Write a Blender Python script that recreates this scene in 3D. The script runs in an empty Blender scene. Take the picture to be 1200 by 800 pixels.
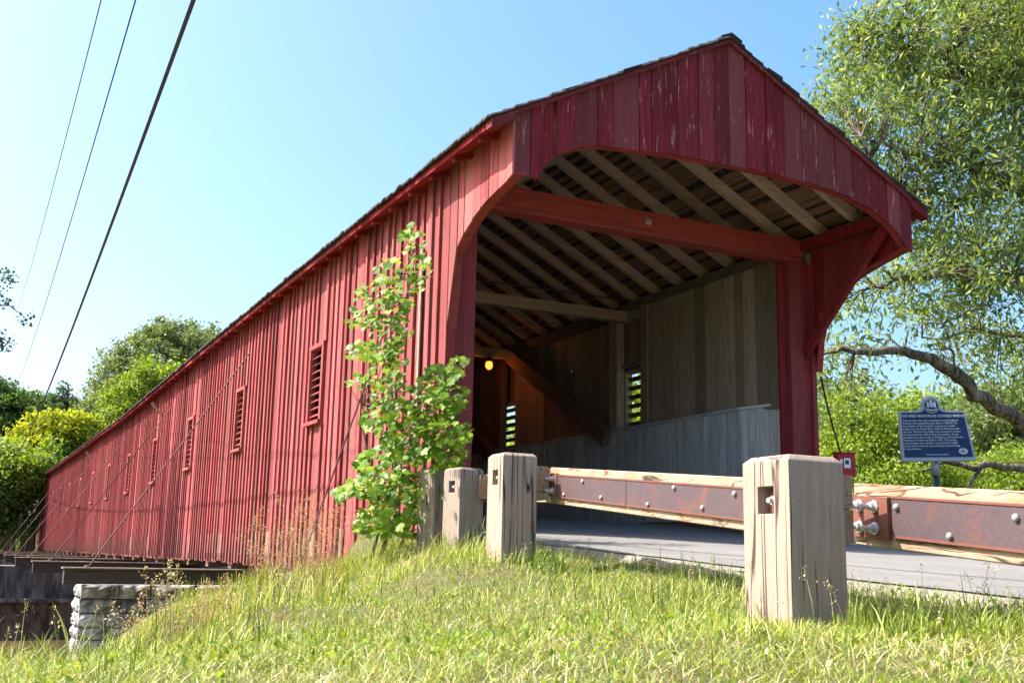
import bpy, math, random
import numpy as np
from mathutils import Vector, Matrix

random.seed(7)
RNG = np.random.default_rng(11)
scene = bpy.context.scene
COL = scene.collection

# ---------------------------------------------------------------- camera
CAM = Vector((-4.403, -10.548, -0.66))
RT = Vector((0.8930, -0.4490, 0.0210)).normalized()
FW = Vector((0.4372, 0.8785, 0.1928)).normalized()
UP = RT.cross(FW).normalized()
RT = FW.cross(UP).normalized()
cd = bpy.data.cameras.new('camera')
cam = bpy.data.objects.new('camera', cd)
COL.objects.link(cam)
cam.matrix_world = Matrix(((RT.x, UP.x, -FW.x, CAM.x), (RT.y, UP.y, -FW.y, CAM.y),
                           (RT.z, UP.z, -FW.z, CAM.z), (0, 0, 0, 1)))
cd.sensor_width = 36.0
cd.lens = 36.0 * 1277.9 / 1200.0
cd.clip_start = 0.05
cd.clip_end = 5000
cd.dof.use_dof = True
cd.dof.focus_distance = 9.0
cd.dof.aperture_fstop = 18.0
scene.camera = cam

# ---------------------------------------------------------------- light
SUN_AZ = math.radians(298.0)      # compass bearing of the sun, clockwise from +Y
SUN_EL = math.radians(48.0)
w = bpy.data.worlds.new('World')
scene.world = w
w.use_nodes = True
nt = w.node_tree
nt.nodes.clear()
out = nt.nodes.new('ShaderNodeOutputWorld')
bg = nt.nodes.new('ShaderNodeBackground')
sky = nt.nodes.new('ShaderNodeTexSky')
sky.sky_type = 'NISHITA'
sky.sun_disc = False
sky.sun_elevation = SUN_EL
sky.sun_rotation = SUN_AZ
sky.altitude = 300
sky.air_density = 1.0
sky.dust_density = 5.5
sky.ozone_density = 2.0
bg.inputs['Strength'].default_value = 0.15
hs_ = nt.nodes.new('ShaderNodeHueSaturation')
hs_.inputs['Saturation'].default_value = 1.3
hs_.inputs['Hue'].default_value = 0.494
nt.links.new(sky.outputs[0], hs_.inputs['Color'])
nt.links.new(hs_.outputs[0], bg.inputs['Color'])
nt.links.new(bg.outputs[0], out.inputs['Surface'])

sl = bpy.data.lights.new('sun', 'SUN')
sl.energy = 5.0
sl.angle = math.radians(0.5)
sl.color = (1.0, 0.95, 0.87)
sun = bpy.data.objects.new('sun', sl)
COL.objects.link(sun)
sd = Vector((math.sin(SUN_AZ) * math.cos(SUN_EL), math.cos(SUN_AZ) * math.cos(SUN_EL), math.sin(SUN_EL)))
sun.rotation_euler = sd.to_track_quat('Z', 'Y').to_euler()

scene.view_settings.view_transform = 'Standard'
scene.view_settings.look = 'None'
scene.view_settings.exposure = 1.38
scene.view_settings.gamma = 1.0
scene.render.engine = 'CYCLES'
scene.cycles.use_denoising = True
scene.cycles.max_bounces = 7
scene.cycles.diffuse_bounces = 6
scene.cycles.transparent_max_bounces = 8
scene.cycles.sample_clamp_indirect = 6.0


def D(u, v, z):
    """a place seen on the 1200x800 survey picture at forward distance z, as a world point"""
    return CAM + (FW + RT * ((u - 600) / 1277.9) - UP * ((v - 400) / 1277.9)) * z


# ---------------------------------------------------------------- materials
class NT:
    def __init__(self, name):
        self.m = bpy.data.materials.new(name)
        self.m.use_nodes = True
        self.t = self.m.node_tree
        self.t.nodes.clear()
        self.o = self.n('ShaderNodeOutputMaterial')

    def n(self, typ, **kw):
        x = self.t.nodes.new(typ)
        for k, v in kw.items():
            setattr(x, k, v)
        return x

    def l(self, a, b):
        self.t.links.new(a, b)

    def coords(self, scale=(1, 1, 1), rnd=True):
        tc = self.n('ShaderNodeTexCoord')
        mp = self.n('ShaderNodeMapping')
        mp.inputs['Scale'].default_value = scale
        self.l(tc.outputs['Object'], mp.inputs['Vector'])
        if rnd:
            oi = self.n('ShaderNodeObjectInfo')
            mu = self.n('ShaderNodeMath', operation='MULTIPLY')
            mu.inputs[1].default_value = 37.0
            self.l(oi.outputs['Random'], mu.inputs[0])
            cb = self.n('ShaderNodeCombineXYZ')
            self.l(mu.outputs[0], cb.inputs[0]); self.l(mu.outputs[0], cb.inputs[1])
            self.l(cb.outputs[0], mp.inputs['Location'])
        return mp.outputs[0]

    def noise(self, vec, scale, detail=4, rough=0.6, dist=0.0):
        x = self.n('ShaderNodeTexNoise')
        x.inputs['Scale'].default_value = scale
        x.inputs['Detail'].default_value = detail
        x.inputs['Roughness'].default_value = rough
        x.inputs['Distortion'].default_value = dist
        if vec is not None:
            self.l(vec, x.inputs['Vector'])
        return x.outputs['Fac']

    def ramp(self, fac, stops):
        r = self.n('ShaderNodeValToRGB')
        e = r.color_ramp.elements
        while len(e) < len(stops):
            e.new(0.5)
        for i, (p, c) in enumerate(stops):
            e[i].position = p
            e[i].color = (c[0], c[1], c[2], 1) if not isinstance(c, (int, float)) else (c, c, c, 1)
        self.l(fac, r.inputs[0])
        return r.outputs[0]

    def mix(self, fac, a, b, mode='MIX'):
        x = self.n('ShaderNodeMix', data_type='RGBA', blend_type=mode)
        for s, v in ((x.inputs[0], fac), (x.inputs[6], a), (x.inputs[7], b)):
            if isinstance(v, (int, float)):
                s.default_value = v
            elif isinstance(v, tuple):
                s.default_value = (v[0], v[1], v[2], 1)
            else:
                self.l(v, s)
        return x.outputs[2]

    def hsv(self, col, val, hue=None, sat=None):
        x = self.n('ShaderNodeHueSaturation')
        self.l(col, x.inputs['Color'])
        if val is not None:
            self.l(val, x.inputs['Value'])
        if hue is not None:
            self.l(hue, x.inputs['Hue'])
        if sat is not None:
            x.inputs['Saturation'].default_value = sat
        return x.outputs[0]

    def mr(self, v, a, b, c, d):
        x = self.n('ShaderNodeMapRange')
        x.inputs[1].default_value = a; x.inputs[2].default_value = b
        x.inputs[3].default_value = c; x.inputs[4].default_value = d
        self.l(v, x.inputs[0])
        return x.outputs[0]

    def rand(self):
        return self.n('ShaderNodeObjectInfo').outputs['Random']

    def pbsdf(self, col, rough=0.8, bump=None, bd=0.01, metal=0.0, bs=1.0, spec=0.3):
        p = self.n('ShaderNodeBsdfPrincipled')
        if isinstance(col, tuple):
            p.inputs['Base Color'].default_value = (*col, 1)
        else:
            self.l(col, p.inputs['Base Color'])
        if isinstance(rough, (int, float)):
            p.inputs['Roughness'].default_value = rough
        else:
            self.l(rough, p.inputs['Roughness'])
        p.inputs['Metallic'].default_value = metal
        p.inputs['Specular IOR Level'].default_value = spec
        if bump is not None:
            b = self.n('ShaderNodeBump')
            b.inputs['Distance'].default_value = bd
            b.inputs['Strength'].default_value = bs
            self.l(bump, b.inputs['Height'])
            self.l(b.outputs[0], p.inputs['Normal'])
        self.l(p.outputs[0], self.o.inputs['Surface'])
        return self.m


def wood(name, base, dark, along='Z', var=0.35, paint=None, peel=0.62, rough=0.85, bd=0.004, streak=1.0, dirt=False):
    t = NT(name)
    s = {'Z': (1, 1, 0.06), 'X': (0.06, 1, 1), 'Y': (1, 0.06, 1)}[along]
    v = t.coords(s)
    g = t.noise(v, 60, 5, 0.65, 0.4)
    g2 = t.noise(v, 9, 3, 0.6, 0.8)
    col = t.ramp(g, [(0.25, dark), (0.75, base)])
    col = t.mix(t.ramp(g2, [(0.35, 0.0), (0.65, 0.45 * streak)]), col, tuple(c * 0.45 for c in base))
    bump = g
    if paint is not None:
        s2 = {'Z': (1, 1, 0.10), 'X': (0.10, 1, 1), 'Y': (1, 0.10, 1)}[along]
        v2 = t.coords(s2)
        pn = t.noise(v2, 22, 6, 0.75, 0.3)
        pm = t.ramp(pn, [(peel - 0.015, 0.0), (peel + 0.015, 1.0)])
        pv = t.noise(v, 24, 5, 0.7)
        pc = t.mix(t.ramp(pv, [(0.3, 0.0), (0.7, 1.0)]), tuple(c * 0.45 for c in paint), tuple(min(1, c * 1.35) for c in paint))
        big = t.noise(t.coords((1, 1, 1)), 1.3, 3)
        pc = t.mix(t.mr(big, 0.35, 0.65, 0.0, 0.45), pc, tuple(c * 0.55 + 0.01 for c in paint))
        fade = t.n('ShaderNodeMath', operation='FRACT'); fm = t.n('ShaderNodeMath', operation='MULTIPLY'); fm.inputs[1].default_value = 7.3
        t.l(t.rand(), fm.inputs[0]); t.l(fm.outputs[0], fade.inputs[0])
        pc = t.mix(t.mr(fade.outputs[0], 0.4, 1.0, 0.0, 0.42), pc, (paint[0] * 0.95 + 0.03, paint[1] + 0.065, paint[2] + 0.055))
        col = t.mix(pm, pc, col)
        bump = t.mix(0.35, t.ramp(pn, [(peel - 0.03, 1.0), (peel + 0.03, 0.4)]), g)
    col = t.hsv(col, t.mr(t.rand(), 0, 1, 1 - var, 1 + var * 0.6))
    if dirt:
        gp = t.n('ShaderNodeNewGeometry'); sx = t.n('ShaderNodeSeparateXYZ'); t.l(gp.outputs['Position'], sx.inputs[0])
        dn_ = t.n('ShaderNodeTexNoise'); dn_.inputs['Scale'].default_value = 5.0; dn_.inputs['Detail'].default_value = 5
        t.l(gp.outputs['Position'], dn_.inputs['Vector'])
        ad_ = t.n('ShaderNodeMath', operation='MULTIPLY_ADD'); t.l(dn_.outputs['Fac'], ad_.inputs[0]); ad_.inputs[1].default_value = 1.1; t.l(sx.outputs['Z'], ad_.inputs[2])
        col = t.mix(t.mr(ad_.outputs[0], -0.25, 0.35, 0.55, 0.0), col, (0.10, 0.055, 0.045))
    return t.pbsdf(col, rough, bump, bd, spec=0.18)


M = {}
M['red_wall'] = wood('red_wall_paint', (0.30, 0.22, 0.20), (0.12, 0.08, 0.07), 'Z', 0.42, (0.35, 0.070, 0.070), 0.60, dirt=True)
M['red_gable'] = wood('red_gable_paint', (0.62, 0.30, 0.26), (0.34, 0.16, 0.14), 'Z', 0.25, (0.20, 0.018, 0.028), 0.62)
M['red_trim'] = wood('red_trim_paint', (0.42, 0.24, 0.18), (0.22, 0.12, 0.09), 'X', 0.1, (0.30, 0.032, 0.022), 0.66, rough=0.6)
M['red_post'] = wood('red_post_paint', (0.4, 0.2, 0.18), (0.22, 0.12, 0.09), 'Z', 0.12, (0.26, 0.024, 0.030), 0.70, rough=0.6)
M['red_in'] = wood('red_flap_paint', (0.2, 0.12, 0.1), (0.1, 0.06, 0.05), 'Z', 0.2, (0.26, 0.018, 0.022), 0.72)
M['grey_wood'] = wood('weathered_grey_boards', (0.58, 0.46, 0.36), (0.19, 0.145, 0.11), 'Z', 0.38)
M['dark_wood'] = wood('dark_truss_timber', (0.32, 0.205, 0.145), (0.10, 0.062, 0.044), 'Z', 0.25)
M['rafter'] = wood('rafter_timber', (0.70, 0.50, 0.36), (0.34, 0.23, 0.16), 'X', 0.25)
M['tie'] = wood('tie_timber', (0.60, 0.43, 0.30), (0.30, 0.20, 0.13), 'X', 0.1)
M['plate'] = wood('plate_timber', (0.30, 0.24, 0.18), (0.12, 0.09, 0.07), 'Y', 0.1)
M['lath'] = wood('roof_lath', (0.42, 0.24, 0.15), (0.08, 0.045, 0.03), 'Y', 0.3)
M['white_board'] = wood('white_painted_boards', (0.30, 0.32, 0.33), (0.2, 0.2, 0.2), 'Z', 0.09, (0.82, 0.86, 0.88), 0.70, rough=0.6)  # brighter skylight at the splayed end painted in as whiter boards
M['white_shaded'] = wood('shaded_white_boards', (0.22, 0.24, 0.25), (0.12, 0.13, 0.13), 'Z', 0.14, (0.68, 0.72, 0.74), 0.72, rough=0.6)  # same boards greyer, weaker light deeper inside put into the colour
M['outrigger'] = wood('outrigger_timber', (0.09, 0.075, 0.065), (0.03, 0.026, 0.022), 'X', 0.2)


def post_wood(name, a, b, along):
    t = NT(name)
    s = {'Z': (1, 1, 0.05), 'Y': (1, 0.05, 1)}[along]
    v = t.coords(s)
    g = t.noise(v, 55, 6, 0.7, 0.5)
    g2 = t.noise(v, 7, 3, 0.6, 1.0)
    col = t.ramp(g, [(0.22, b), (0.7, a)])
    col = t.mix(t.ramp(g2, [(0.38, 0.0), (0.62, 0.55)]), col, tuple(c * 0.6 + 0.03 for c in a))
    # saw marks across the grain
    wv = t.n('ShaderNodeTexWave', wave_type='BANDS', bands_direction='Z')
    wv.inputs['Scale'].default_value = 22
    wv.inputs['Distortion'].default_value = 9
    wv.inputs['Detail'].default_value = 2
    t.l(t.coords((1, 1, 1)), wv.inputs['Vector'])
    col = t.mix(t.mr(wv.outputs['Fac'], 0.0, 1.0, 0.09, 0.0), col, b)
    # drying cracks
    ck = t.noise(t.coords({'Z': (1, 1, 0.03), 'Y': (1, 0.03, 1)}[along]), 16, 2, 0.4, 0.8)
    ckm = t.ramp(ck, [(0.475, 0.0), (0.492, 1.0), (0.508, 1.0), (0.525, 0.0)])
    sep = t.noise(t.coords((1, 1, 1)), 2.5, 1)
    ckm = t.mix(1.0, ckm, t.ramp(sep, [(0.42, 0.0), (0.52, 1.0)]), 'MULTIPLY')
    col = t.mix(ckm, col, (0.05, 0.035, 0.025))
    bmp = t.mix(ckm, g, (0, 0, 0))
    return t.pbsdf(col, 0.85, bmp, 0.004)


def stained(m):
    tr = m.node_tree; p = [n for n in tr.nodes if n.type == 'BSDF_PRINCIPLED'][0]
    src = p.inputs['Base Color'].links[0].from_socket
    tc = tr.nodes.new('ShaderNodeTexCoord'); nz = tr.nodes.new('ShaderNodeTexNoise'); nz.inputs['Scale'].default_value = 6.0; nz.inputs['Detail'].default_value = 4
    tr.links.new(tc.outputs['Object'], nz.inputs['Vector'])
    sx = tr.nodes.new('ShaderNodeSeparateXYZ'); tr.links.new(tc.outputs['Object'], sx.inputs[0])
    rp = tr.nodes.new('ShaderNodeValToRGB'); rp.color_ramp.elements[0].position = 0.46; rp.color_ramp.elements[1].position = 0.60
    rp.color_ramp.elements[0].color = (0, 0, 0, 1); rp.color_ramp.elements[1].color = (0.45, 0.45, 0.45, 1)
    tr.links.new(nz.outputs['Fac'], rp.inputs[0])
    mx = tr.nodes.new('ShaderNodeMix'); mx.data_type = 'RGBA'
    tr.links.new(rp.outputs[0], mx.inputs[0]); tr.links.new(src, mx.inputs[6]); mx.inputs[7].default_value = (0.32, 0.15, 0.065, 1)
    tr.links.new(mx.outputs[2], p.inputs['Base Color'])


M['post'] = post_wood('guard_post_timber', (0.45, 0.335, 0.265), (0.20, 0.135, 0.10), 'Z')
M['post_grey'] = post_wood('guard_post_grey_timber', (0.34, 0.27, 0.22), (0.17, 0.13, 0.10), 'Z')
M['rail'] = post_wood('guard_rail_timber', (0.44, 0.335, 0.245), (0.24, 0.16, 0.10), 'Y')

stained(M['rail'])


def rust(name):
    t = NT(name)
    v = t.coords((1, 1, 1))
    n1 = t.noise(v, 7, 5, 0.65, 0.4)
    n2 = t.noise(v, 60, 5, 0.7)
    dark = t.mix(n2, (0.050, 0.034, 0.040), (0.125, 0.085, 0.09))
    org = t.mix(n2, (0.26, 0.085, 0.04), (0.16, 0.05, 0.03))
    col = t.mix(t.ramp(n1, [(0.52, 0.0), (0.70, 0.6)]), dark, org)
    return t.pbsdf(col, 0.65, n2, 0.001, 0.15)


M['rust'] = rust('rusty_steel')
t = NT('red_rust_steel')
n2 = t.noise(t.coords(), 45, 5, 0.7)
M['rust_red'] = t.pbsdf(t.mix(n2, (0.09, 0.034, 0.027), (0.23, 0.085, 0.055)), 0.8, n2, 0.001)
t = NT('galvanised_steel')
n2 = t.noise(t.coords(), 80, 3)
M['galv'] = t.pbsdf(t.mix(n2, (0.42, 0.42, 0.42), (0.66, 0.66, 0.65)), 0.5, None, 0.01, 0.45)
t = NT('bolt_grey'); M['bolt'] = t.pbsdf(t.mix(t.noise(t.coords(), 90, 3), (0.18, 0.15, 0.13), (0.5, 0.48, 0.45)), 0.55, None, 0.01, 0.4)
t = NT('dark_iron'); M['iron'] = t.pbsdf(t.mix(t.noise(t.coords(), 30, 3), (0.05, 0.03, 0.028), (0.14, 0.08, 0.07)), 0.7, None, 0.01, 0.3)
t = NT('rod_steel'); M['rod'] = t.pbsdf(t.mix(t.noise(t.coords(), 20, 3), (0.06, 0.025, 0.025), (0.14, 0.06, 0.06)), 0.6, None, 0.01, 0.2)
t = NT('cable_sheath'); M['cable'] = t.pbsdf((0.02, 0.02, 0.022), 0.6)
t = NT('pole_green'); M['polegreen'] = t.pbsdf(t.mix(t.noise(t.coords(), 20), (0.012, 0.05, 0.05), (0.02, 0.08, 0.08)), 0.4)

t = NT('shingle')
v = t.coords((1, 1, 1))
n = t.noise(v, 5, 5, 0.7)
vo = t.n('ShaderNodeTexVoronoi'); vo.inputs['Scale'].default_value = 6
t.l(v, vo.inputs['Vector'])
c = t.mix(n, (0.022, 0.020, 0.020), (0.075, 0.066, 0.06))
c = t.hsv(c, t.mr(vo.outputs['Distance'], 0, 1, 0.6, 1.4))
M['shingle'] = t.pbsdf(c, 0.9, n, 0.006)
t = NT('shingle_underside')
v = t.coords((1, 0.25, 1))
n = t.noise(v, 28, 4, 0.7)
M['under'] = t.pbsdf(t.ramp(n, [(0.4, (0.02, 0.013, 0.01)), (0.58, (0.07, 0.04, 0.028)), (0.7, (0.24, 0.14, 0.09))]), 0.9, n, 0.01)

t = NT('asphalt')
v = t.coords((1, 1, 1), False)
n1 = t.noise(v, 220, 4, 0.75); n2_ = t.noise(v, 1.2, 4, 0.6)
c = t.ramp(n1, [(0.3, (0.10, 0.096, 0.09)), (0.7, (0.26, 0.245, 0.225))])
c = t.mix(t.ramp(n2_, [(0.4, 0.0), (0.7, 0.4)]), c, (0.26, 0.25, 0.24))
ck = t.n('ShaderNodeTexVoronoi', feature='DISTANCE_TO_EDGE'); ck.inputs['Scale'].default_value = 0.55
dn = t.n('ShaderNodeTexNoise'); dn.inputs['Scale'].default_value = 2.5
t.l(v, dn.inputs['Vector'])
vm = t.mix(0.25, v, dn.outputs['Color'])
t.l(vm, ck.inputs['Vector'])
c = t.mix(t.ramp(ck.outputs['Distance'], [(0.0, 0.5), (0.008, 0.0)]), c, (0.02, 0.02, 0.02))
M['asphalt'] = t.pbsdf(c, 0.9, n1, 0.004)
t = NT('gravel_shoulder')  # dusty roadside grit
v = t.coords((1, 1, 1), False)
vo = t.n('ShaderNodeTexVoronoi'); vo.inputs['Scale'].default_value = 45
t.l(v, vo.inputs['Vector'])
c = t.mix(vo.outputs['Color'], (0.13, 0.12, 0.09), (0.28, 0.25, 0.20))
M['gravel'] = t.pbsdf(c, 0.95, vo.outputs['Distance'], 0.01)

t = NT('soil_and_thatch')
v = t.coords((1, 1, 1), False)
n1 = t.noise(v, 3.0, 5, 0.7); n2_ = t.noise(v, 45, 4, 0.7)
c = t.mix(n2_, (0.06, 0.055, 0.022), (0.20, 0.17, 0.07))
c = t.mix(t.ramp(n1, [(0.42, 0.0), (0.62, 0.7)]), c, (0.10, 0.15, 0.03))
M['ground'] = t.pbsdf(c, 0.95, n2_, 0.03)

t = NT('pier_concrete')
v = t.coords((1, 1, 0.3), False)
n1 = t.noise(v, 1.6, 5, 0.7, 0.6); n2_ = t.noise(v, 14, 5, 0.7)
c = t.mix(t.ramp(n1, [(0.42, 0.0), (0.58, 1.0)]), (0.045, 0.047, 0.055), (0.24, 0.23, 0.22))
c = t.mix(t.mr(n2_, 0.3, 0.7, 0.5, 0.0), c, (0.06, 0.06, 0.06))
M['concrete'] = t.pbsdf(c, 0.9, n2_, 0.01)
t = NT('silt_stained_concrete')
v = t.coords((1, 1, 0.3), False)
n1 = t.noise(v, 2.5, 5, 0.7, 0.6); n2_ = t.noise(v, 14, 5, 0.7)
c = t.mix(t.ramp(n1, [(0.4, 0.0), (0.6, 1.0)]), (0.06, 0.042, 0.03), (0.20, 0.145, 0.105))
M['stained'] = t.pbsdf(c, 0.9, n2_, 0.01)

t = NT('rough_limestone')
v = t.coords((1, 1, 1))
n1 = t.noise(v, 5, 5, 0.7); n2_ = t.noise(v, 30, 4, 0.7)
c = t.mix(t.ramp(n1, [(0.4, 0.0), (0.6, 1.0)]), (0.09, 0.09, 0.10), (0.44, 0.43, 0.42))
c = t.hsv(c, t.mr(t.rand(), 0, 1, 0.75, 1.2))
M['stone'] = t.pbsdf(c, 0.9, n2_, 0.012)
t = NT('mortar'); M['mortar'] = t.pbsdf(t.mix(t.noise(t.coords(), 20), (0.06, 0.06, 0.06), (0.14, 0.13, 0.125)), 0.95)

t = NT('river_water')
v = t.coords((1, 1, 1), False)
n1 = t.noise(v, 2.2, 4, 0.6)
c = t.mix(t.noise(v, 0.2), (0.07, 0.05, 0.03), (0.12, 0.085, 0.05))
M['water'] = t.pbsdf(c, 0.14, n1, 0.05, spec=0.3)

t = NT('tree_bark')
v = t.coords((1, 1, 0.25))
n1 = t.noise(v, 14, 6, 0.7, 0.6)
M['bark'] = t.pbsdf(t.ramp(n1, [(0.38, (0.03, 0.022, 0.018)), (0.50, (0.18, 0.14, 0.105)), (0.64, (0.38, 0.31, 0.24))]), 0.95, n1, 0.06)
t = NT('shrub_stem'); M['stem'] = t.pbsdf(t.mix(t.noise(t.coords(), 20), (0.12, 0.07, 0.045), (0.22, 0.15, 0.10)), 0.8)


def leaf_mat(name, c1, c2, c3, trans=0.45, rough=0.45):
    """colour varies leaf by leaf through the attribute 'rnd'"""
    t = NT(name)
    a = t.n('ShaderNodeAttribute', attribute_name='rnd')
    oi = t.rand()
    ad = t.n('ShaderNodeMath', operation='ADD'); t.l(a.outputs['Fac'], ad.inputs[0]); t.l(oi, ad.inputs[1])
    fr = t.n('ShaderNodeMath', operation='FRACT'); t.l(ad.outputs[0], fr.inputs[0])
    col = t.ramp(fr.outputs[0], [(0.0, c1), (0.5, c2), (1.0, c3)])
    p = t.n('ShaderNodeBsdfPrincipled')
    t.l(col, p.inputs['Base Color'])
    p.inputs['Roughness'].default_value = rough
    p.inputs['Specular IOR Level'].default_value = 0.35
    tr = t.n('ShaderNodeBsdfTranslucent')
    tc = t.mix(1.0, col, (1.5, 1.35, 0.5), 'MULTIPLY')
    t.l(tc, tr.inputs['Color'])
    mx = t.n('ShaderNodeMixShader'); mx.inputs[0].default_value = trans
    t.l(p.outputs[0], mx.inputs[1]); t.l(tr.outputs[0], mx.inputs[2])
    t.l(mx.outputs[0], t.o.inputs['Surface'])
    return t.m


M['willow'] = leaf_mat('willow_leaves', (0.07, 0.13, 0.04), (0.15, 0.23, 0.06), (0.34, 0.41, 0.15))
M['maple'] = leaf_mat('maple_leaves', (0.07, 0.16, 0.012), (0.15, 0.28, 0.016), (0.32, 0.43, 0.025), 0.5, 0.45)
M['darkleaf'] = leaf_mat('dark_leaves', (0.045, 0.10, 0.02), (0.075, 0.15, 0.03), (0.12, 0.20, 0.04), 0.35)
M['yellowleaf'] = leaf_mat('yellow_leaves', (0.26, 0.32, 0.025), (0.36, 0.37, 0.02), (0.16, 0.27, 0.02), 0.45)
M['midleaf'] = leaf_mat('mid_green_leaves', (0.12, 0.20, 0.025), (0.19, 0.29, 0.03), (0.28, 0.36, 0.05), 0.4)
M['greyleaf'] = leaf_mat('grey_green_leaves', (0.10, 0.15, 0.06), (0.15, 0.21, 0.08), (0.20, 0.26, 0.11), 0.4)
M['poplar'] = leaf_mat('poplar_leaves', (0.03, 0.07, 0.035), (0.05, 0.10, 0.05), (0.10, 0.15, 0.09), 0.3)
M['grass'] = leaf_mat('grass_blades', (0.06, 0.12, 0.014), (0.21, 0.28, 0.035), (0.52, 0.53, 0.16), 0.28, 0.5)
M['straw'] = leaf_mat('dry_grass', (0.40, 0.34, 0.16), (0.62, 0.55, 0.32), (0.22, 0.16, 0.07), 0.2, 0.7)
M['seed'] = leaf_mat('seed_heads', (0.34, 0.22, 0.13), (0.46, 0.32, 0.20), (0.30, 0.17, 0.11), 0.3, 0.7)

t = NT('plaque_blue'); M['blue'] = t.pbsdf(t.mix(t.noise(t.coords(), 8), (0.008, 0.022, 0.075), (0.012, 0.032, 0.10)), 0.35)
t = NT('plaque_silver'); M['silver'] = t.pbsdf(t.mix(t.noise(t.coords(), 25), (0.30, 0.31, 0.33), (0.42, 0.43, 0.45)), 0.5, None, 0.01, 0.3)
t = NT('plaque_lettering'); M['letter'] = t.pbsdf((0.45, 0.48, 0.52), 0.5)
t = NT('red_box_paint'); M['boxred'] = t.pbsdf(t.mix(t.noise(t.coords(), 20), (0.30, 0.012, 0.018), (0.42, 0.02, 0.03)), 0.4)
t = NT('white_label'); M['label'] = t.pbsdf((0.75, 0.75, 0.74), 0.5)
t = NT('house_wall'); M['housewall'] = t.pbsdf(t.mix(t.noise(t.coords(), 3), (0.25, 0.27, 0.29), (0.33, 0.35, 0.37)), 0.8)
t = NT('house_roof'); M['houseroof'] = t.pbsdf(t.mix(t.noise(t.coords(), 6), (0.34, 0.34, 0.36), (0.46, 0.46, 0.48)), 0.7)
t = NT('window_glass'); M['glass'] = t.pbsdf((0.02, 0.025, 0.03), 0.1, spec=0.6)
t = NT('lamp_glow')
em = t.n('ShaderNodeEmission'); em.inputs['Color'].default_value = (1.0, 0.24, 0.03, 1); em.inputs['Strength'].default_value = 1.6
t.l(em.outputs[0], t.o.inputs['Surface'])
M['glow'] = t.m


# ---------------------------------------------------------------- mesh helpers
class MB:
    def __init__(self):
        self.v = []; self.f = []

    def add(self, vs, fs):
        b = len(self.v)
        self.v += [tuple(x) for x in vs]
        self.f += [tuple(b + i for i in f) for f in fs]
        return self

    def box(self, x0, x1, y0, y1, z0, z1):
        return self.add([(x0, y0, z0), (x1, y0, z0), (x1, y1, z0), (x0, y1, z0), (x0, y0, z1), (x1, y0, z1), (x1, y1, z1), (x0, y1, z1)],
                        [(0, 3, 2, 1), (4, 5, 6, 7), (0, 1, 5, 4), (1, 2, 6, 5), (2, 3, 7, 6), (3, 0, 4, 7)])

    def prism(self, poly, d):
        """polygon (list of 3D points) swept along vector d"""
        n = len(poly)
        d = Vector(d)
        a = [Vector(p) for p in poly]
        nn = Vector((0, 0, 0))
        for i in range(n):
            nn += a[i].cross(a[(i + 1) % n])
        if nn.dot(d) > 0:
            a = a[::-1]
        return self.add(a + [p + d for p in a],
                        [tuple(range(n)), tuple(range(2 * n - 1, n - 1, -1))] + [(i, i + n, (i + 1) % n + n, (i + 1) % n) for i in range(n)])

    def beam(self, a, b, wd, ht, up=(0, 0, 1)):
        """timber from a to b with width wd (sideways) and height ht (along up)"""
        a = Vector(a); b = Vector(b)
        d = (b - a).normalized()
        s = d.cross(Vector(up)).normalized()
        u = s.cross(d).normalized()
        c = [a + s * (wd / 2 * i) + u * (ht / 2 * j) for i, j in ((-1, -1), (1, -1), (1, 1), (-1, 1))]
        return self.prism(c, b - a)

    def tube(self, pts, rads, n=6, cap=True):
        pts = [Vector(p) for p in pts]
        if not isinstance(rads, (list, tuple)):
            rads = [rads] * len(pts)
        base = len(self.v)
        ref = Vector((0.31, 0.17, 0.93))
        for i, p in enumerate(pts):
            d = (pts[min(i + 1, len(pts) - 1)] - pts[max(i - 1, 0)]).normalized()
            if abs(d.dot(ref)) > 0.97:
                ref = Vector((1, 0, 0))
            s = d.cross(ref).normalized(); u = s.cross(d)
            for k in range(n):
                an = 2 * math.pi * k / n
                self.v.append(tuple(p + (s * math.cos(an) + u * math.sin(an)) * rads[i]))
        for i in range(len(pts) - 1):
            for k in range(n):
                a = base + i * n + k; b = base + i * n + (k + 1) % n
                self.f.append((a, a + n, b + n, b))
        if cap:
            self.f.append(tuple(base + k for k in range(n)))
            self.f.append(tuple(base + (len(pts) - 1) * n + k for k in range(n - 1, -1, -1)))
        return self

    def lathe(self, c, prof, n=12, axis=Vector((0, 0, 1))):
        """closed profile [(r, h)...] turned about axis through c"""
        axis = Vector(axis).normalized()
        s = axis.orthogonal().normalized(); u = axis.cross(s)
        base = len(self.v)
        for r, h in prof:
            for k in range(n):
                an = 2 * math.pi * k / n
                self.v.append(tuple(Vector(c) + axis * h + (s * math.cos(an) + u * math.sin(an)) * r))
        for i in range(len(prof) - 1):
            for k in range(n):
                a = base + i * n + k; b = base + i * n + (k + 1) % n
                self.f.append((a, b, b + n, a + n))
        self.f.append(tuple(base + k for k in range(n - 1, -1, -1)))
        self.f.append(tuple(base + (len(prof) - 1) * n + k for k in range(n)))
        return self

    def mesh(self, name, off=(0, 0, 0), smooth=False):
        me = bpy.data.meshes.new(name)
        ox, oy, oz = off
        me.from_pydata([(x - ox, y - oy, z - oz) for x, y, z in self.v], [], self.f)
        if smooth:
            me.polygons.foreach_set('use_smooth', [True] * len(me.polygons))
        me.update()
        return me


ORG = {}


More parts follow.
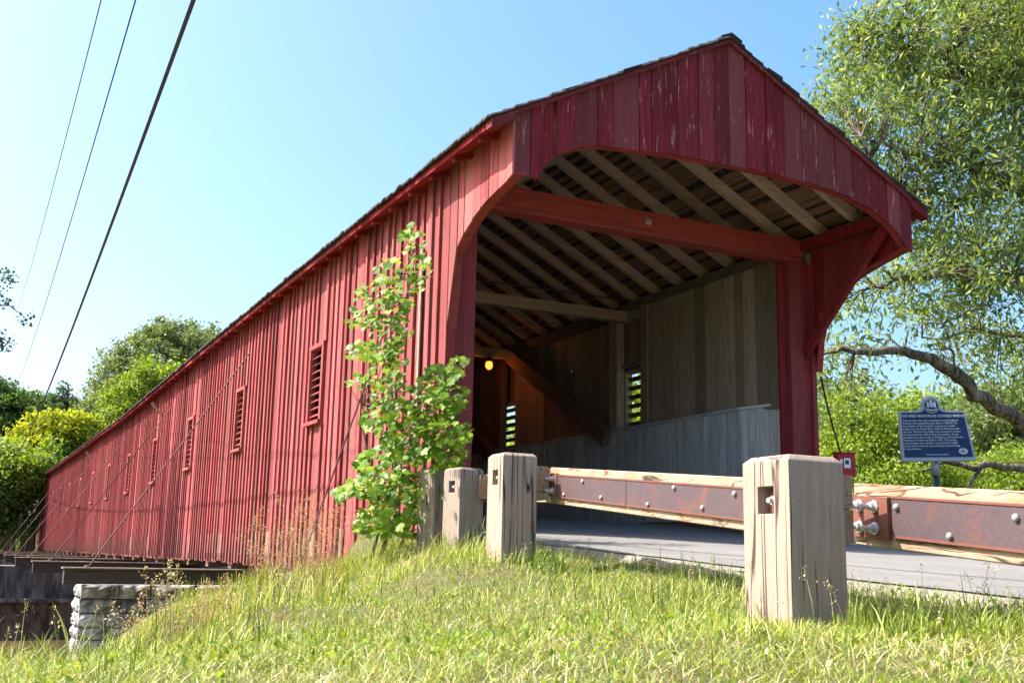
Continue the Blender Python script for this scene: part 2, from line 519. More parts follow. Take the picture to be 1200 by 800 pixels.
def put(name, mesh, mat, parent=None, loc=(0, 0, 0), kind=None, label=None):
    """link a mesh as ONE object; loc is in world units, parents are never rotated"""
    o = bpy.data.objects.new(name, mesh)
    if mesh is not None and mat is not None and not mesh.materials:
        mesh.materials.append(mat)
    COL.objects.link(o)
    loc = Vector(loc)
    ORG[o.name] = loc
    if parent is not None:
        o.parent = parent
        o.location = loc - ORG[parent.name]
    else:
        o.location = loc
    if kind: o['kind'] = kind
    if label: o['label'] = label
    return o


def part(name, mb, mat, parent, kind=None, label=None, smooth=False, loc=None):
    """part whose own origin sits at the centre of its mesh"""
    if loc is None:
        a = np.array(mb.v)
        loc = tuple((a.min(0) + a.max(0)) / 2)
    return put(name, mb.mesh(name, loc, smooth), mat, parent, loc, kind, label)


def thing(name, loc, label, cat, group=None):
    o = put(name, None, None, None, loc)
    o['label'] = label; o['category'] = cat
    if group: o['group'] = group
    return o


def np_mesh(name, V, F, rnd=None, nv=4):
    """V (n,3) float, F (m,k) int: a fast joined mesh with the attribute 'rnd' per vertex"""
    me = bpy.data.meshes.new(name)
    V = np.ascontiguousarray(V, dtype=np.float32); F = np.ascontiguousarray(F, dtype=np.int32)
    me.vertices.add(len(V)); me.vertices.foreach_set('co', V.ravel())
    me.loops.add(F.size); me.loops.foreach_set('vertex_index', F.ravel())
    me.polygons.add(len(F))
    me.polygons.foreach_set('loop_start', np.arange(0, F.size, F.shape[1], dtype=np.int32))
    if rnd is not None:
        at = me.attributes.new('rnd', 'FLOAT', 'POINT')
        at.data.foreach_set('value', np.ascontiguousarray(rnd, dtype=np.float32))
    me.update(calc_edges=True)
    return me


# ---------------------------------------------------------------- bridge measurements
W = 5.2
YF = -1.64                 # plane of the gable boards
L = 64.0
PITCH = 0.527
ZB = -0.88                 # foot of the siding


def camber(y):
    return float(np.interp(y, [-2, 5, 12, 24, 39, 64], [0, -0.01, -0.06, -0.22, -0.17, -0.08]))


def roof_z(x, y=0.0):
    return 4.95 - PITCH * abs(x - 2.6) + camber(y)


def deck_z(y):
    return float(np.interp(y, [-14, -7.2, -1.64, 0, 2.2, 5], [-1.30, -0.79, -0.525, -0.40, -0.20, -0.15]))


bridge = thing('covered_bridge', (2.6, 0, -0.88), 'long red wooden covered bridge with open arched portal and grey timber interior', 'covered bridge')

FLAP_Y = [-1.64, -0.98, -0.57, -0.23, -0.20, -0.14]
FLAP_Z = [2.93, 2.81, 2.67, 2.45, 2.10, 1.70]


def flap_bottom(y):
    if y > -0.14: return None
    return float(np.interp(y, FLAP_Y, FLAP_Z))


# windows on the long side: centre y, opening 0.52, casing to 0.70
WIN_Y = [4.50 + 4.74 * i for i in range(13)]
WZ0, WZ1 = 1.16, 2.22

# board boundaries
bounds = [YF, -1.50, -1.30, -1.12, -0.90, -0.72, -0.50, -0.33, -0.14]
y = -0.14
segs = []
prev = -0.14
for wy in WIN_Y:
    nb = max(1, round((wy - 0.35 - prev) / 0.232))
    bounds += [prev + (wy - 0.35 - prev) * (i + 1) / nb for i in range(nb)]
    bounds += [wy - 0.117, wy + 0.117, wy + 0.35]
    prev = wy + 0.35
nb = round((L - prev) / 0.232)
bounds += [prev + (L - prev) * (i + 1) / nb for i in range(nb)]
bounds = [b + (random.uniform(-0.02, 0.02) if 0 < i < len(bounds) - 1 and not any(abs(b - wy) < 0.4 for wy in WIN_Y) and abs(b + 0.14) > 0.01 else 0) for i, b in enumerate(bounds)]


def wall_board(y0, y1, xs, sgn):
    """pieces of one vertical board; outer face at xs, thickness towards the inside"""
    g = 0.006
    y0 += g; y1 -= g
    j = random.uniform(-0.005, 0.005)
    tw = random.uniform(-0.004, 0.004)
    th = 0.024
    x0 = xs + (j - tw) * sgn; x1 = xs + (j + tw) * sgn
    ym = (y0 + y1) / 2
    zt = roof_z(0, ym) - 0.06
    zb0 = flap_bottom(y0); zb1 = flap_bottom(y1)
    if zb0 is None: zb0 = ZB + random.uniform(-0.03, 0.03); zb1 = zb0 + random.uniform(-0.01, 0.01)
    elif zb1 is None: zb1 = FLAP_Z[-1]
    spans = [(zb0, zb1, zt)]
    for wy in WIN_Y:
        if abs(ym - wy) < 0.34 and ym > 0:
            dz = camber(ym)
            spans = [(zb0, zb1, WZ0 + dz), (WZ1 + dz, WZ1 + dz, zt)]
    res = []
    for a, b, c in spans:
        mb = MB()
        mb.prism([(x0, y0, a), (x1, y1, b), (x1, y1, c), (x0, y0, c)], (-sgn * th, 0, 0))
        res.append(mb)
    return res


far = MB()
nboards = 0
for i in range(len(bounds) - 1):
    for mb in wall_board(bounds[i], bounds[i + 1], 0.0, -1):
        if bounds[i] < 34:
            part('wall_board', mb, M['red_wall'], bridge)
            nboards += 1
        else:
            far.add(mb.v, mb.f)
part('wall_boards', far, M['red_wall'], bridge, kind='stuff')
far = MB()
for i, b in enumerate(bounds[:-1]):
    if b < 0.05: continue
    zt = roof_z(0, b) - 0.07
    mb = MB()
    bw = random.uniform(0.019, 0.033)
    if random.random() < 0.05: continue
    inwin = [wy for wy in WIN_Y if abs(b - wy) < 0.2]
    x1 = random.uniform(-0.036, -0.028)
    zz = ZB + random.uniform(-0.02, 0.05)
    if inwin:
        dz = camber(b)
        mb.box(x1, -0.001, b - bw, b + bw, zz, WZ0 - 0.07 + dz)
        mb.box(x1, -0.001, b - bw, b + bw, WZ1 + 0.07 + dz, zt)
    elif any(abs(abs(b - wy) - 0.35) < 0.01 for wy in WIN_Y):
        dz = camber(b)
        mb.box(x1, -0.001, b - bw, b + bw, zz, WZ0 - 0.05 + dz)
        mb.box(x1, -0.001, b - bw, b + bw, WZ1 + 0.05 + dz, zt)
    else:
        mb.box(x1, -0.001, b - bw, b + bw, zz, zt)
    if b < 34:
        for q in range(0, len(mb.v), 8):
            pc = MB(); pc.add(mb.v[q:q + 8], mb.f[:6])
            part('batten', pc, M['red_wall'], bridge)
    else: far.add(mb.v, mb.f)
part('battens', far, M['red_wall'], bridge, kind='stuff')

# louvred windows
for side, xs in ((-1, 0.0),):
    for wy in WIN_Y:
        dz = camber(wy)
        z0, z1 = WZ0 + dz, WZ1 + dz
        fr = MB()
        x0 = -0.052
        fr.box(x0, 0.06, wy - 0.35, wy - 0.27, z0 - 0.0, z1)
        fr.box(x0, 0.06, wy + 0.27, wy + 0.35, z0 - 0.0, z1)
        fr.box(x0 - 0.004, 0.06, wy - 0.352, wy + 0.352, z1, z1 + 0.06)
        fr.box(x0 - 0.035, 0.06, wy - 0.36, wy + 0.36, z0 - 0.05, z0)
        wobj = part('window', fr, M['red_wall'], bridge)
        n = 9
        for k in range(n):
            zc = z0 + 0.05 + (z1 - z0 - 0.1) * (k + 0.5) / n
            mb = MB()
            mb.prism([(-0.030, wy - 0.268, zc - 0.022), (-0.022, wy - 0.268, zc - 0.034), (0.056, wy - 0.268, zc + 0.018), (0.048, wy - 0.268, zc + 0.030)], (0, 0.536, 0))
            part('slat', mb, M['red_wall'], wobj)

# right side wall: outer boards, with louvred openings
RW = [4.05 + 4.60 * i for i in range(13)]       # openings seen from inside
RZ0, RZ1 = 1.42, 2.30
holes = {6.25: 2.62, 8.02: 2.72, 4.70: 2.35, 5.05: 2.49, 9.3: 2.2, 6.9: 1.45, 10.4: 1.5}
farR = MB()
yb = [YF]
while yb[-1] < L - 0.3:
    yb.append(yb[-1] + random.uniform(0.2, 0.27))
rb = sorted(set([b for b in yb if all(abs(b - r) > 0.46 for r in RW)] + [r + s for r in RW for s in (-0.33, -0.1, 0.1, 0.33)]))
rb.append(L)
for i in range(len(rb) - 1):
    y0, y1 = rb[i] + 0.0015, rb[i + 1] - 0.0015
    ym = (y0 + y1) / 2
    zt = roof_z(0, ym) - 0.06
    zb0 = flap_bottom(y0); zb1 = flap_bottom(y1)
    if zb0 is None: zb0 = zb1 = ZB
    elif zb1 is None: zb1 = FLAP_Z[-1]
    sp = [(zb0, zb1, zt, y0, y1)]
    for r in RW:
        if abs(ym - r) < 0.32:
            sp = [(zb0, zb1, RZ0 + camber(r), y0, y1), (RZ1 + camber(r), RZ1 + camber(r), zt, y0, y1)]
    for hy, hz in holes.items():
        if y0 < hy < y1 and len(sp) == 1:
            h = 0.022
            sp = [(zb0, zb0, hz - h, y0, y1), (hz + h, hz + h, zt, y0, y1), (hz - h, hz - h, hz + h, y0, ym - h), (hz - h, hz - h, hz + h, ym + h, y1)]
    one = MB()
    for a, b, c, p, q in sp:
        one.prism([(W, p, a), (W, q, b), (W, q, c), (W, p, c)], (-0.024, 0, 0))
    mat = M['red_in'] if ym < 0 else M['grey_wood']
    if ym < 15:
        for q in range(0, len(one.v), 8):
            pc = MB(); pc.add(one.v[q:q + 8], one.f[:6]); part('side_board', pc, mat, bridge)
    else: farR.add(one.v, one.f)
part('side_boards', farR, M['grey_wood'], bridge, kind='stuff')
for r in RW[:5]:
    fr = MB()
    z0, z1 = RZ0 + camber(r), RZ1 + camber(r)
    fr.box(W - 0.10, W + 0.03, r - 0.36, r - 0.31, z0 - 0.05, z1 + 0.05)
    fr.box(W - 0.10, W + 0.03, r + 0.31, r + 0.36, z0 - 0.05, z1 + 0.05)
    fr.box(W - 0.10, W + 0.03, r - 0.31, r + 0.31, z1, z1 + 0.05)
    fr.box(W - 0.10, W + 0.03, r - 0.31, r + 0.31, z0 - 0.05, z0)
    wobj = part('window', fr, M['grey_wood'], bridge, label='bare grey louvred opening in the inner wall')
    n = 6
    for k in range(n):
        zc = z0 + (z1 - z0) * (k + 0.5) / n
        mb = MB().prism([(W + 0.02, r - 0.308, zc - 0.05), (W - 0.0, r - 0.308, zc - 0.055), (W - 0.05, r - 0.308, zc + 0.012), (W - 0.03, r - 0.308, zc + 0.017)], (0, 0.616, 0))
        part('slat', mb, M['dark_wood'], wobj)

# gable
gx = [0.012, 0.19, 0.28, 0.46, 0.67, 0.94, 1.14, 1.45, 1.6, 1.92, 2.19, 2.40, 2.6, 2.83, 3.1, 3.36, 3.6, 3.82, 4.09, 4.32, 4.6, 4.87, 5.05, 5.22]
AX = [0, 0.28, 0.30, 0.38, 0.50, 0.66, 0.94, 1.4, 2.0, 2.7, 3.4, 4.0, 4.3, 4.62, 4.86, 5.02, 5.12, 5.17, 5.3]
AZ = [2.95, 2.93, 2.97, 3.12, 3.22, 3.31, 3.40, 3.44, 3.48, 3.50, 3.50, 3.47, 3.42, 3.34, 3.23, 3.10, 2.98, 2.92, 2.92]


def arch(x): return float(np.interp(x, AX, AZ))


for i in range(len(gx) - 1):
    a, b = gx[i] + 0.004, gx[i + 1] - 0.004
    if i == 3: a += 0.006
    jy = random.choice((-0.010, -0.004, 0.004, 0.012)) + random.uniform(-0.003, 0.003)
    tw = random.uniform(-0.007, 0.007)
    xs = [a] + [x for x in AX if a < x < b] + [b]
    bot = [(x, arch(x) + random.uniform(-0.008, 0.008)) for x in xs]
    tops = [b, 2.6, a] if a < 2.6 < b else [b, a]
    top = [(x, roof_z(x) - 0.025) for x in tops]
    poly = [(x, YF + jy + tw * (2 * (x - a) / (b - a) - 1), z) for x, z in bot + top]
    part('gable_board', MB().prism(poly, (0, 0.026, 0)), M['red_gable'], bridge)
# curved lining of the arch
strip = MB()
pts = [(x, arch(x)) for x in AX[1:-1]]
for (xa, za), (xb, zb_) in zip(pts[:-1], pts[1:]):
    strip.prism([(xa, YF + 0.03, za - 0.004), (xb, YF + 0.03, zb_ - 0.004), (xb, YF + 0.03, zb_ + 0.03), (xa, YF + 0.03, za + 0.03)], (0, 0.08, 0))
part('arch_trim', strip, M['red_trim'], bridge)
# nailer behind gable boards, rake fascia, eave returns
for s in (-1, 1):
    mb = MB()
    xa = 2.6 + s * 0.002; xb = 2.6 + s * 2.62
    mb.prism([(xa, YF - 0.040, roof_z(xa) - 0.012), (xb, YF - 0.040, roof_z(xb) - 0.012), (xb, YF - 0.040, roof_z(xb) - 0.055), (xa, YF - 0.040, roof_z(xa) - 0.055)], (0, 0.02, 0))
    part('rake_board', mb, M['red_gable'], bridge)
    mb = MB()
    x_in = 2.6 + s * 2.602; x_out = 2.6 + s * 2.86
    mb.prism([(x_in, YF - 0.045, roof_z(x_in) - 0.015), (x_out, YF - 0.045, roof_z(x_out) - 0.015), (x_out, YF - 0.045, roof_z(x_out) - 0.10), (x_in, YF - 0.045, roof_z(x_in) - 0.12)], (0, 0.12, 0))
    part('eave_return', mb, M['red_gable'], bridge)
    # eave fascia along the length, in lengths of 4 m
    yy = YF + 0.12
    while yy < L:
        y2 = min(yy + 4.0, L)
        mb = MB()
        xo = 2.6 + s * 2.85
        za, zb_ = roof_z(xo, yy), roof_z(xo, y2)
        mb.prism([(xo, yy, za - 0.015), (xo, y2 - 0.004, zb_ - 0.015), (xo, y2 - 0.004, zb_ - 0.085), (xo, yy, za - 0.085)], (-s * 0.028, 0, 0))
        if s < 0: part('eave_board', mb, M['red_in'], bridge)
        else: part('eave_board', mb, M['dark_wood'], bridge)
        yy = y2

# side-wall curved edge trim (reddish lining seen under the flare)
for xc in (0.028, W - 0.028 - 0.09):
    mb = MB()
    pp = list(zip(FLAP_Y, FLAP_Z))
    for (ya, za), (yb_, zb_) in zip(pp[:-1], pp[1:]):
        n = Vector((0, zb_ - za, -(yb_ - ya))).normalized() * 0.022
        if n.y < 0 and n.z < 0: n = -n
        mb.prism([(xc, ya, za), (xc, yb_, zb_), (xc, yb_ + abs(n.y), zb_ + abs(n.z)), (xc, ya + abs(n.y), za + abs(n.z))], (0.09, 0, 0))
    part('flare_trim', mb, M['red_trim'], bridge)

# shingles
def shingles(s, y0, y1, wd, expo=0.145):
    cs = math.hypot(1, PITCH)
    n = int(2.90 * cs / expo) + 1
    V = []; F = []
    for c in range(n):
        d0 = c * expo / cs          # horizontal distance of course top from the ridge
        d1 = min(d0 + (expo + 0.05) / cs, 2.90)
        yy = y0 + random.uniform(-wd, 0)
        while yy < y1:
            ww = wd * random.uniform(0.6, 1.4)
            a = max(yy, y0 + random.uniform(-0.025, 0.015)); b = min(yy + ww - 0.006, y1)
            yy += ww
            if b - a < 0.02: continue
            lift = 0.022 + random.uniform(0, 0.022)
            dd = d1 + random.uniform(-0.02, 0.02)
            x0 = 2.6 + s * max(d0 - 0.02, 0); x1 = 2.6 + s * dd
            k = len(V)
            za0, za1 = roof_z(x0, a), roof_z(x0, b)
            zb0, zb1 = roof_z(x1, a) + lift, roof_z(x1, b) + lift + random.uniform(-0.006, 0.006)
            V += [(x0, a, za0 + 0.008), (x0, b, za1 + 0.008), (x1, b, zb1), (x1, a, zb0), (x1, b, zb1 - 0.02 - lift * 0.5), (x1, a, zb0 - 0.02 - lift * 0.5), (x0, a, za0 - 0.004), (x0, b, za1 - 0.004)]
            F += [(k, k + 1, k + 2, k + 3), (k + 3, k + 2, k + 4, k + 5), (k, k + 3, k + 5, k + 6), (k + 1, k + 7, k + 4, k + 2), (k + 6, k + 5, k + 4, k + 7)]
    if s > 0: F = [f[::-1] for f in F]
    return V, F


roofo = bridge
for s in (-1, 1):
    V, F = shingles(s, YF - 0.05, 12, 0.14)
    V2, F2 = shingles(s, 12.0, L + 0.3, 0.30)
    k = len(V)
    me = np_mesh('shingles', np.array(V + V2) - np.array((2.6, 10, 4)), np.array(F + [tuple(i + k for i in f) for f in F2]))
    put('shingles', me, M['shingle'], bridge, (2.6, 10, 4), kind='stuff')
# ridge caps
rc = MB()
yy = YF - 0.07
while yy < 20:
    z = roof_z(2.6, yy) + 0.045 + random.uniform(0, 0.012)
    for s in (-1, 1):
        rc.prism([(2.6, yy, z), (2.6 + s * 0.14, yy, z - 0.065), (2.6 + s * 0.14, yy, z - 0.085), (2.6, yy, z - 0.02)], (0, 0.27, 0))
    yy += 0.2
part('ridge_caps', rc, M['shingle'], bridge, kind='stuff')
# a lifted shingle or two on the near slope
for (xx, yy) in ((1.32, -1.72), (1.45, -1.70), (0.65, -1.70)):
    z = roof_z(xx) + 0.03
    part('loose_shingle', MB().prism([(xx - 0.12, yy, z - 0.075), (xx + 0.10, yy, z + 0.035), (xx + 0.10, yy, z + 0.05), (xx - 0.12, yy, z - 0.06)], (0, 0.16, 0)), M['shingle'], bridge)
# underside sheet and skip laths
for s in (-1, 1):
    mb = MB()
    ys = [YF - 0.03, 5, 12, 24, 39, L + 0.2]
    for a, b in zip(ys[:-1], ys[1:]):
        mb.add([(2.6, a, roof_z(2.6, a) - 0.004), (2.6, b, roof_z(2.6, b) - 0.004), (2.6 + s * 2.87, b, roof_z(2.6 + s * 2.87, b) - 0.004), (2.6 + s * 2.87, a, roof_z(2.6 + s * 2.87, a) - 0.004)], [(0, 1, 2, 3)])
    part('roof_sheathing', mb, M['under'], bridge)
    d = 0.06
    st = MB()
    while d < 2.76:
        wv = random.uniform(0.05, 0.10)
        yy = YF + 0.03
        while yy < L:
            ln = random.uniform(1.2, 3.4)
            y2 = min(yy + ln - 0.01, L)
            dd = d + random.uniform(-0.012, 0.012)
            x0 = 2.6 + s * dd; x1 = 2.6 + s * min(dd + wv, 2.80)
            th = random.uniform(0.018, 0.03)
            if yy < 24:
                za = roof_z(x0, yy) - 0.006; zb_ = roof_z(x1, yy) - 0.006
                zc_ = roof_z(x0, y2) - 0.006; zd = roof_z(x1, y2) - 0.006
                st.add([(x0, yy, za), (x1, yy, zb_), (x1, y2, zd), (x0, y2, zc_), (x0, yy, za - th), (x1, yy, zb_ - th), (x1, y2, zd - th), (x0, y2, zc_ - th)],
                       [(0, 3, 2, 1), (4, 5, 6, 7), (0, 1, 5, 4), (1, 2, 6, 5), (2, 3, 7, 6), (3, 0, 4, 7)])
            yy += ln
        d += random.uniform(0.085, 0.15)
    part('laths', st, M['lath'], bridge, kind='stuff')
# rafters
rw, rh = 0.085, 0.13
yy = -1.50
k = 0
proto = {}
while yy < L:
    for s in (-1, 1):
        o = Vector((2.6, 0, 4.95 - 0.036 - rh / 2 * 1.12))
        if s not in proto:
            mb = MB()
            e = o + Vector((s * 2.57, 0, -PITCH * 2.57))
            # grain runs along local X
            mb.beam(o + Vector((s * 0.002, 0, 0)), e, rw, rh)
            proto[s] = mb.mesh('rafter', (2.6, 0, 4.2))
        put('rafter', proto[s], M['rafter'], bridge, (2.6, yy, 4.2 + camber(yy)))
    yy += 0.625
    k += 1
for s in (-1, 1):
    yy = YF + 0.03
    while yy < L:
        y2 = min(yy + 4.0, L)
        xo = 2.6 + s * 2.82; xi = 2.6 + s * 2.57
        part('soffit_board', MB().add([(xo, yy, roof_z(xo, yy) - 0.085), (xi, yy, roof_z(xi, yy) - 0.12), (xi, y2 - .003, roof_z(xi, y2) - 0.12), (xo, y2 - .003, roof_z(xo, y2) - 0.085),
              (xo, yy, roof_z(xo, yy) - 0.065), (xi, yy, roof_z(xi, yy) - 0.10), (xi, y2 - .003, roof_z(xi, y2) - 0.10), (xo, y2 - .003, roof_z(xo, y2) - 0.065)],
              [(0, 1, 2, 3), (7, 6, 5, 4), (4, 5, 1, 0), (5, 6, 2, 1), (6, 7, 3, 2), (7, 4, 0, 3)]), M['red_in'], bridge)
        yy = y2
    yy = YF + 0.35
    while yy < 34 and s < 0:
        a_ = Vector((2.6 + s * 2.60, yy, roof_z(2.6 + s * 2.6, yy) - 0.15)); b_ = Vector((2.6 + s * 2.81, yy, roof_z(2.6 + s * 2.81, yy) - 0.118))
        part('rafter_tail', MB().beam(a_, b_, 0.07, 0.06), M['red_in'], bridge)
        yy += 0.625
# plates and chords
for xc in (0.10, W - 0.13):
    for a, b in ((YF + 0.05, 12), (12, 24), (24, 39), (39, L)):
        mb = MB().beam((xc, a, 3.36 + camber(a)), (xc, b - 0.003, 3.36 + camber(b)), 0.14, 0.16)
        part('top_plate', mb, M['plate'] if xc > 1 else M['plate'], bridge)
    part('bottom_chord', MB().box(xc - 0.1, xc + 0.1, 0.02, L, -0.72, -0.36), M['dark_wood'], bridge)
# interior ties
yy = 4.2
while yy < L:
    z = 3.20 + camber(yy)
    part('tie_timber', MB().beam((0.12, yy, z), (5.1, yy, z), 0.16, 0.17), M['tie'], bridge)
    yy += 3.95
part('sag_rod', MB().tube([(0.2, 3.9, 3.47), (2.4, 3.95, 3.40), (4.9, 3.9, 3.40)], 0.012), M['iron'], bridge)
# trusses: posts and braces on each side
yy = 4.32; k = 0
while yy < 40:
    for xc, sg in ((4.98, 1), (0.2, -1)):
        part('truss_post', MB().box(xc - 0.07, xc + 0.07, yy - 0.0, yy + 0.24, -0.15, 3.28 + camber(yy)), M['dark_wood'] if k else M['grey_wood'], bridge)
        if k < 7:
            y2 = yy + 3.75
            part('diagonal_brace', MB().beam((xc - sg * 0.12, yy + 0.15, 1.25), (xc - sg * 0.12, y2, 3.16 + camber(y2)), 0.20, 0.26, (0, -0.5, 1)), M['dark_wood'], bridge)
    yy += 4.3; k += 1
part('truss_post', MB().box(4.93, 5.06, 3.48, 3.66, -0.15, 3.28), M['grey_wood'], bridge)
part('window_header', MB().box(5.00, 5.10, 3.66, 4.32, 2.36, 2.44), M['grey_wood'], bridge)
part('window_header', MB().box(4.98, 5.10, 3.66, 4.32, 3.12, 3.26), M['grey_wood'], bridge)
# inner lining of the first bay
yy = 0.16; i = 0
while yy < 3.46:
    w_ = random.uniform(0.19, 0.27)
    y2 = min(yy + w_, 3.47)
    j = random.uniform(-0.005, 0.005)
    mb = MB().box(4.965 + j, 4.988 + j, yy, y2 - 0.005, 1.30 + random.uniform(-.02, .02), 3.272)
    part('lining_board', mb, M['grey_wood'], bridge)
    yy = y2
# white splash boards
yy = 1.15
while yy < 14:
    w_ = 0.105
    j = random.uniform(-0.002, 0.002)
    part('splash_board', MB().box(4.885 + j, 4.905 + j, yy + 0.003, yy + w_ - 0.003, -0.12, 1.335), M['white_shaded'], bridge)
    yy += w_
a0 = Vector((5.10, 0.10, 0)); a1 = Vector((4.885, 1.148, 0))
d = (a1 - a0); n = 9
pn = Vector((-d.y, d.x, 0)).normalized()
for i in range(n):
    p = a0 + d * (i / n) + d.normalized() * 0.003; q = a0 + d * ((i + 1) / n) - d.normalized() * 0.003
    j = pn * random.uniform(-0.003, 0.003)
    mb = MB().prism([tuple(p + j + Vector((0, 0, -0.2))), tuple(q + j + Vector((0, 0, -0.2))), tuple(q + j + Vector((0, 0, 1.335))), tuple(p + j + Vector((0, 0, 1.335)))], tuple(-pn * 0.02))
    part('splash_board', mb, M['white_board'], bridge, label='white board of the splayed end, skylight painted in as lighter colour')
part('splash_cap', MB().box(4.862, 5.02, 1.15, 14, 1.336, 1.372), M['white_shaded'], bridge)
c0 = a0 - pn * 0.0; c1 = a1
part('splash_cap', MB().prism([(5.08, 0.09, 1.337), (4.86, 1.148, 1.337), (4.98, 1.148, 1.337), (5.16, 0.09, 1.337)], (0, 0, 0.034)), M['white_board'], bridge)
part('curb_timber', MB().box(4.84, 5.08, 0.3, 30, -0.36, -0.125), M['dark_wood'], bridge)
part('curb_timber', MB().box(0.12, 0.36, 0.45, 30, -0.36, -0.125), M['dark_wood'], bridge)
part('deck', MB().box(0.05, 5.14, 2.4, L, -0.36, -0.17), M['dark_wood'], bridge)

part('corner_board', MB().box(0.004, 0.10, -0.138, -0.014, ZB, 1.70), M['red_post'], bridge)
yy = 1.5
while yy < 60:
    part('added_floor_beam', MB().box(0.03, 5.12, yy - 0.12, yy + 0.12, -0.98, -0.725), M['dark_wood'], bridge)  # beams added below the deck to darken the bright gap under the siding
    yy += 2.0
# portal frame
part('portal_post', MB().box(0.015, 0.26, -0.01, 0.20, ZB, 3.13), M['red_post'], bridge)
part('portal_post', MB().box(0.262, 0.40, 0.02, 0.19, ZB, 3.13), M['red_post'], bridge)
part('portal_post', MB().box(4.77, 4.975, -0.02, 0.20, ZB, 3.13), M['red_post'], bridge)
part('portal_post', MB().box(4.98, 5.10, 0.00, 0.19, ZB, 3.13), M['red_post'], bridge)
part('portal_post', MB().box(5.103, 5.172, -0.03, 0.17, ZB, 3.13), M['red_post'], bridge)
part('portal_post', MB().box(4.66, 4.765, 0.06, 0.10, -0.3, 3.10), M['red_in'], bridge, label='thin dark red inner jamb board')
tb = part('portal_beam', MB().box(0.03, 4.99, -0.03, 0.19, 3.17, 3.425), M['red_trim'], bridge)
part('beam_lip', MB().box(0.03, 4.97, -0.055, 0.16, 3.125, 3.168), M['red_trim'], tb)
bo = MB().lathe((2.62, -0.03, 3.30), [(0.045, 0.0), (0.045, 0.012), (0.022, 0.012), (0.022, 0.04), (0.012, 0.045)], 10, (0, -1, 0))
part('bolt', bo, M['bolt'], tb)
for xc in (5.02, 0.18):
    if xc > 1: part('bracket', MB().beam((xc, 0.02, 1.92), (xc, -1.50, 3.30), 0.07, 0.12, (0, 1, 1)), M['red_post'], bridge)
    part('flare_plate', MB().box(xc - 0.06, xc + 0.08, YF + 0.04, -0.035, 3.27, 3.41), M['red_in'] if xc > 1 else M['plate'], bridge)
# grey downpipe-like bare board on the corner of the long wall
part('bare_batten', MB().box(-0.052, -0.033, 0.50, 0.56, 0.55, 2.72), M['post_grey'], bridge, label='unpainted grey batten near the portal corner')

# outriggers and sway rods
OY = [0.8, 8.8, 16.7, 24.6, 32.5, 40.4, 48.3, 56.2]
for i, oy in enumerate(OY):
    zo = -1.12 if i else -1.02
    xo = -2.78 if i else -1.35
    part('outrigger', MB().box(xo, 0.9, oy - 0.12, oy + 0.12, zo - 0.13, zo + 0.11), M['outrigger'], bridge)
    part('outrigger_cap', MB().box(xo - 0.03, 0.4, oy - 0.17, oy + 0.15, zo + 0.112, zo + 0.135), M['grey_wood'], bridge)
    tipx = -2.42 if i else -1.2
    p0 = Vector((tipx, oy - 0.02, zo + 0.13)); p1 = Vector((-0.035, oy - 0.05, 2.85 + camber(oy)))
    rod = part('sway_rod', MB().tube([p0, (p0 + p1) / 2 + Vector((0, 0, -0.02)), p1], 0.011, 6), M['rod'], bridge)
    part('rod_washer', MB().lathe(p0, [(0.06, -0.02), (0.06, 0.01), (0.03, 0.03)], 8, p1 - p0), M['iron'], rod)
    # small bare strut under the eave
    if i in (2, 4): part('eave_strut', MB().beam((-0.30, oy + 1.5, 3.10 + camber(oy)), (-0.04, oy + 1.5, 2.80 + camber(oy)), 0.05, 0.06), M['tie'], bridge)

# caution lamp hung inside
lampp = Vector((4.35, 8.0, 2.92))
lamp = thing('hanging_lamp', lampp, 'small lit orange jar lamp hanging inside the covered bridge', 'lamp')
jar = part('bulb_jar', MB().lathe(lampp, [(0.012, -0.10), (0.045, -0.092), (0.066, -0.062), (0.074, -0.02), (0.066, 0.02), (0.04, 0.05)], 12), M['glow'], lamp, smooth=True)
part('lamp_cap', MB().lathe(lampp, [(0.10, 0.045), (0.075, 0.085), (0.045, 0.13), (0.02, 0.15)], 12), M['iron'], lamp)
part('hanger', MB().tube([lampp + Vector((0, 0, 0.14)), lampp + Vector((0, 0, 0.24))], 0.008, 5), M['iron'], lamp)
for k in range(4):
    an = k * math.pi / 2 + 0.4
    c_, s_ = math.cos(an), math.sin(an)
    part('cage_wire', MB().tube([lampp + Vector((c_ * 0.085, s_ * 0.085, 0.05)), lampp + Vector((c_ * 0.09, s_ * 0.09, -0.05)), lampp + Vector((0, 0, -0.125))], 0.004, 4), M['iron'], lamp)
pl = bpy.data.lights.new('lamp_light', 'POINT')
pl.energy = 1.8; pl.color = (1.0, 0.26, 0.07); pl.shadow_soft_size = 0.07
plo = bpy.data.objects.new('lamp_light', pl)
COL.objects.link(plo); plo.parent = lamp; plo.location = (0, -0.02, -0.16)

# ---------------------------------------------------------------- guard rail
gr = thing('guard_rail', (-1.1, -5, -0.7), 'timber guard rail with square posts and rusty steel backing plates beside the road', 'guard rail')


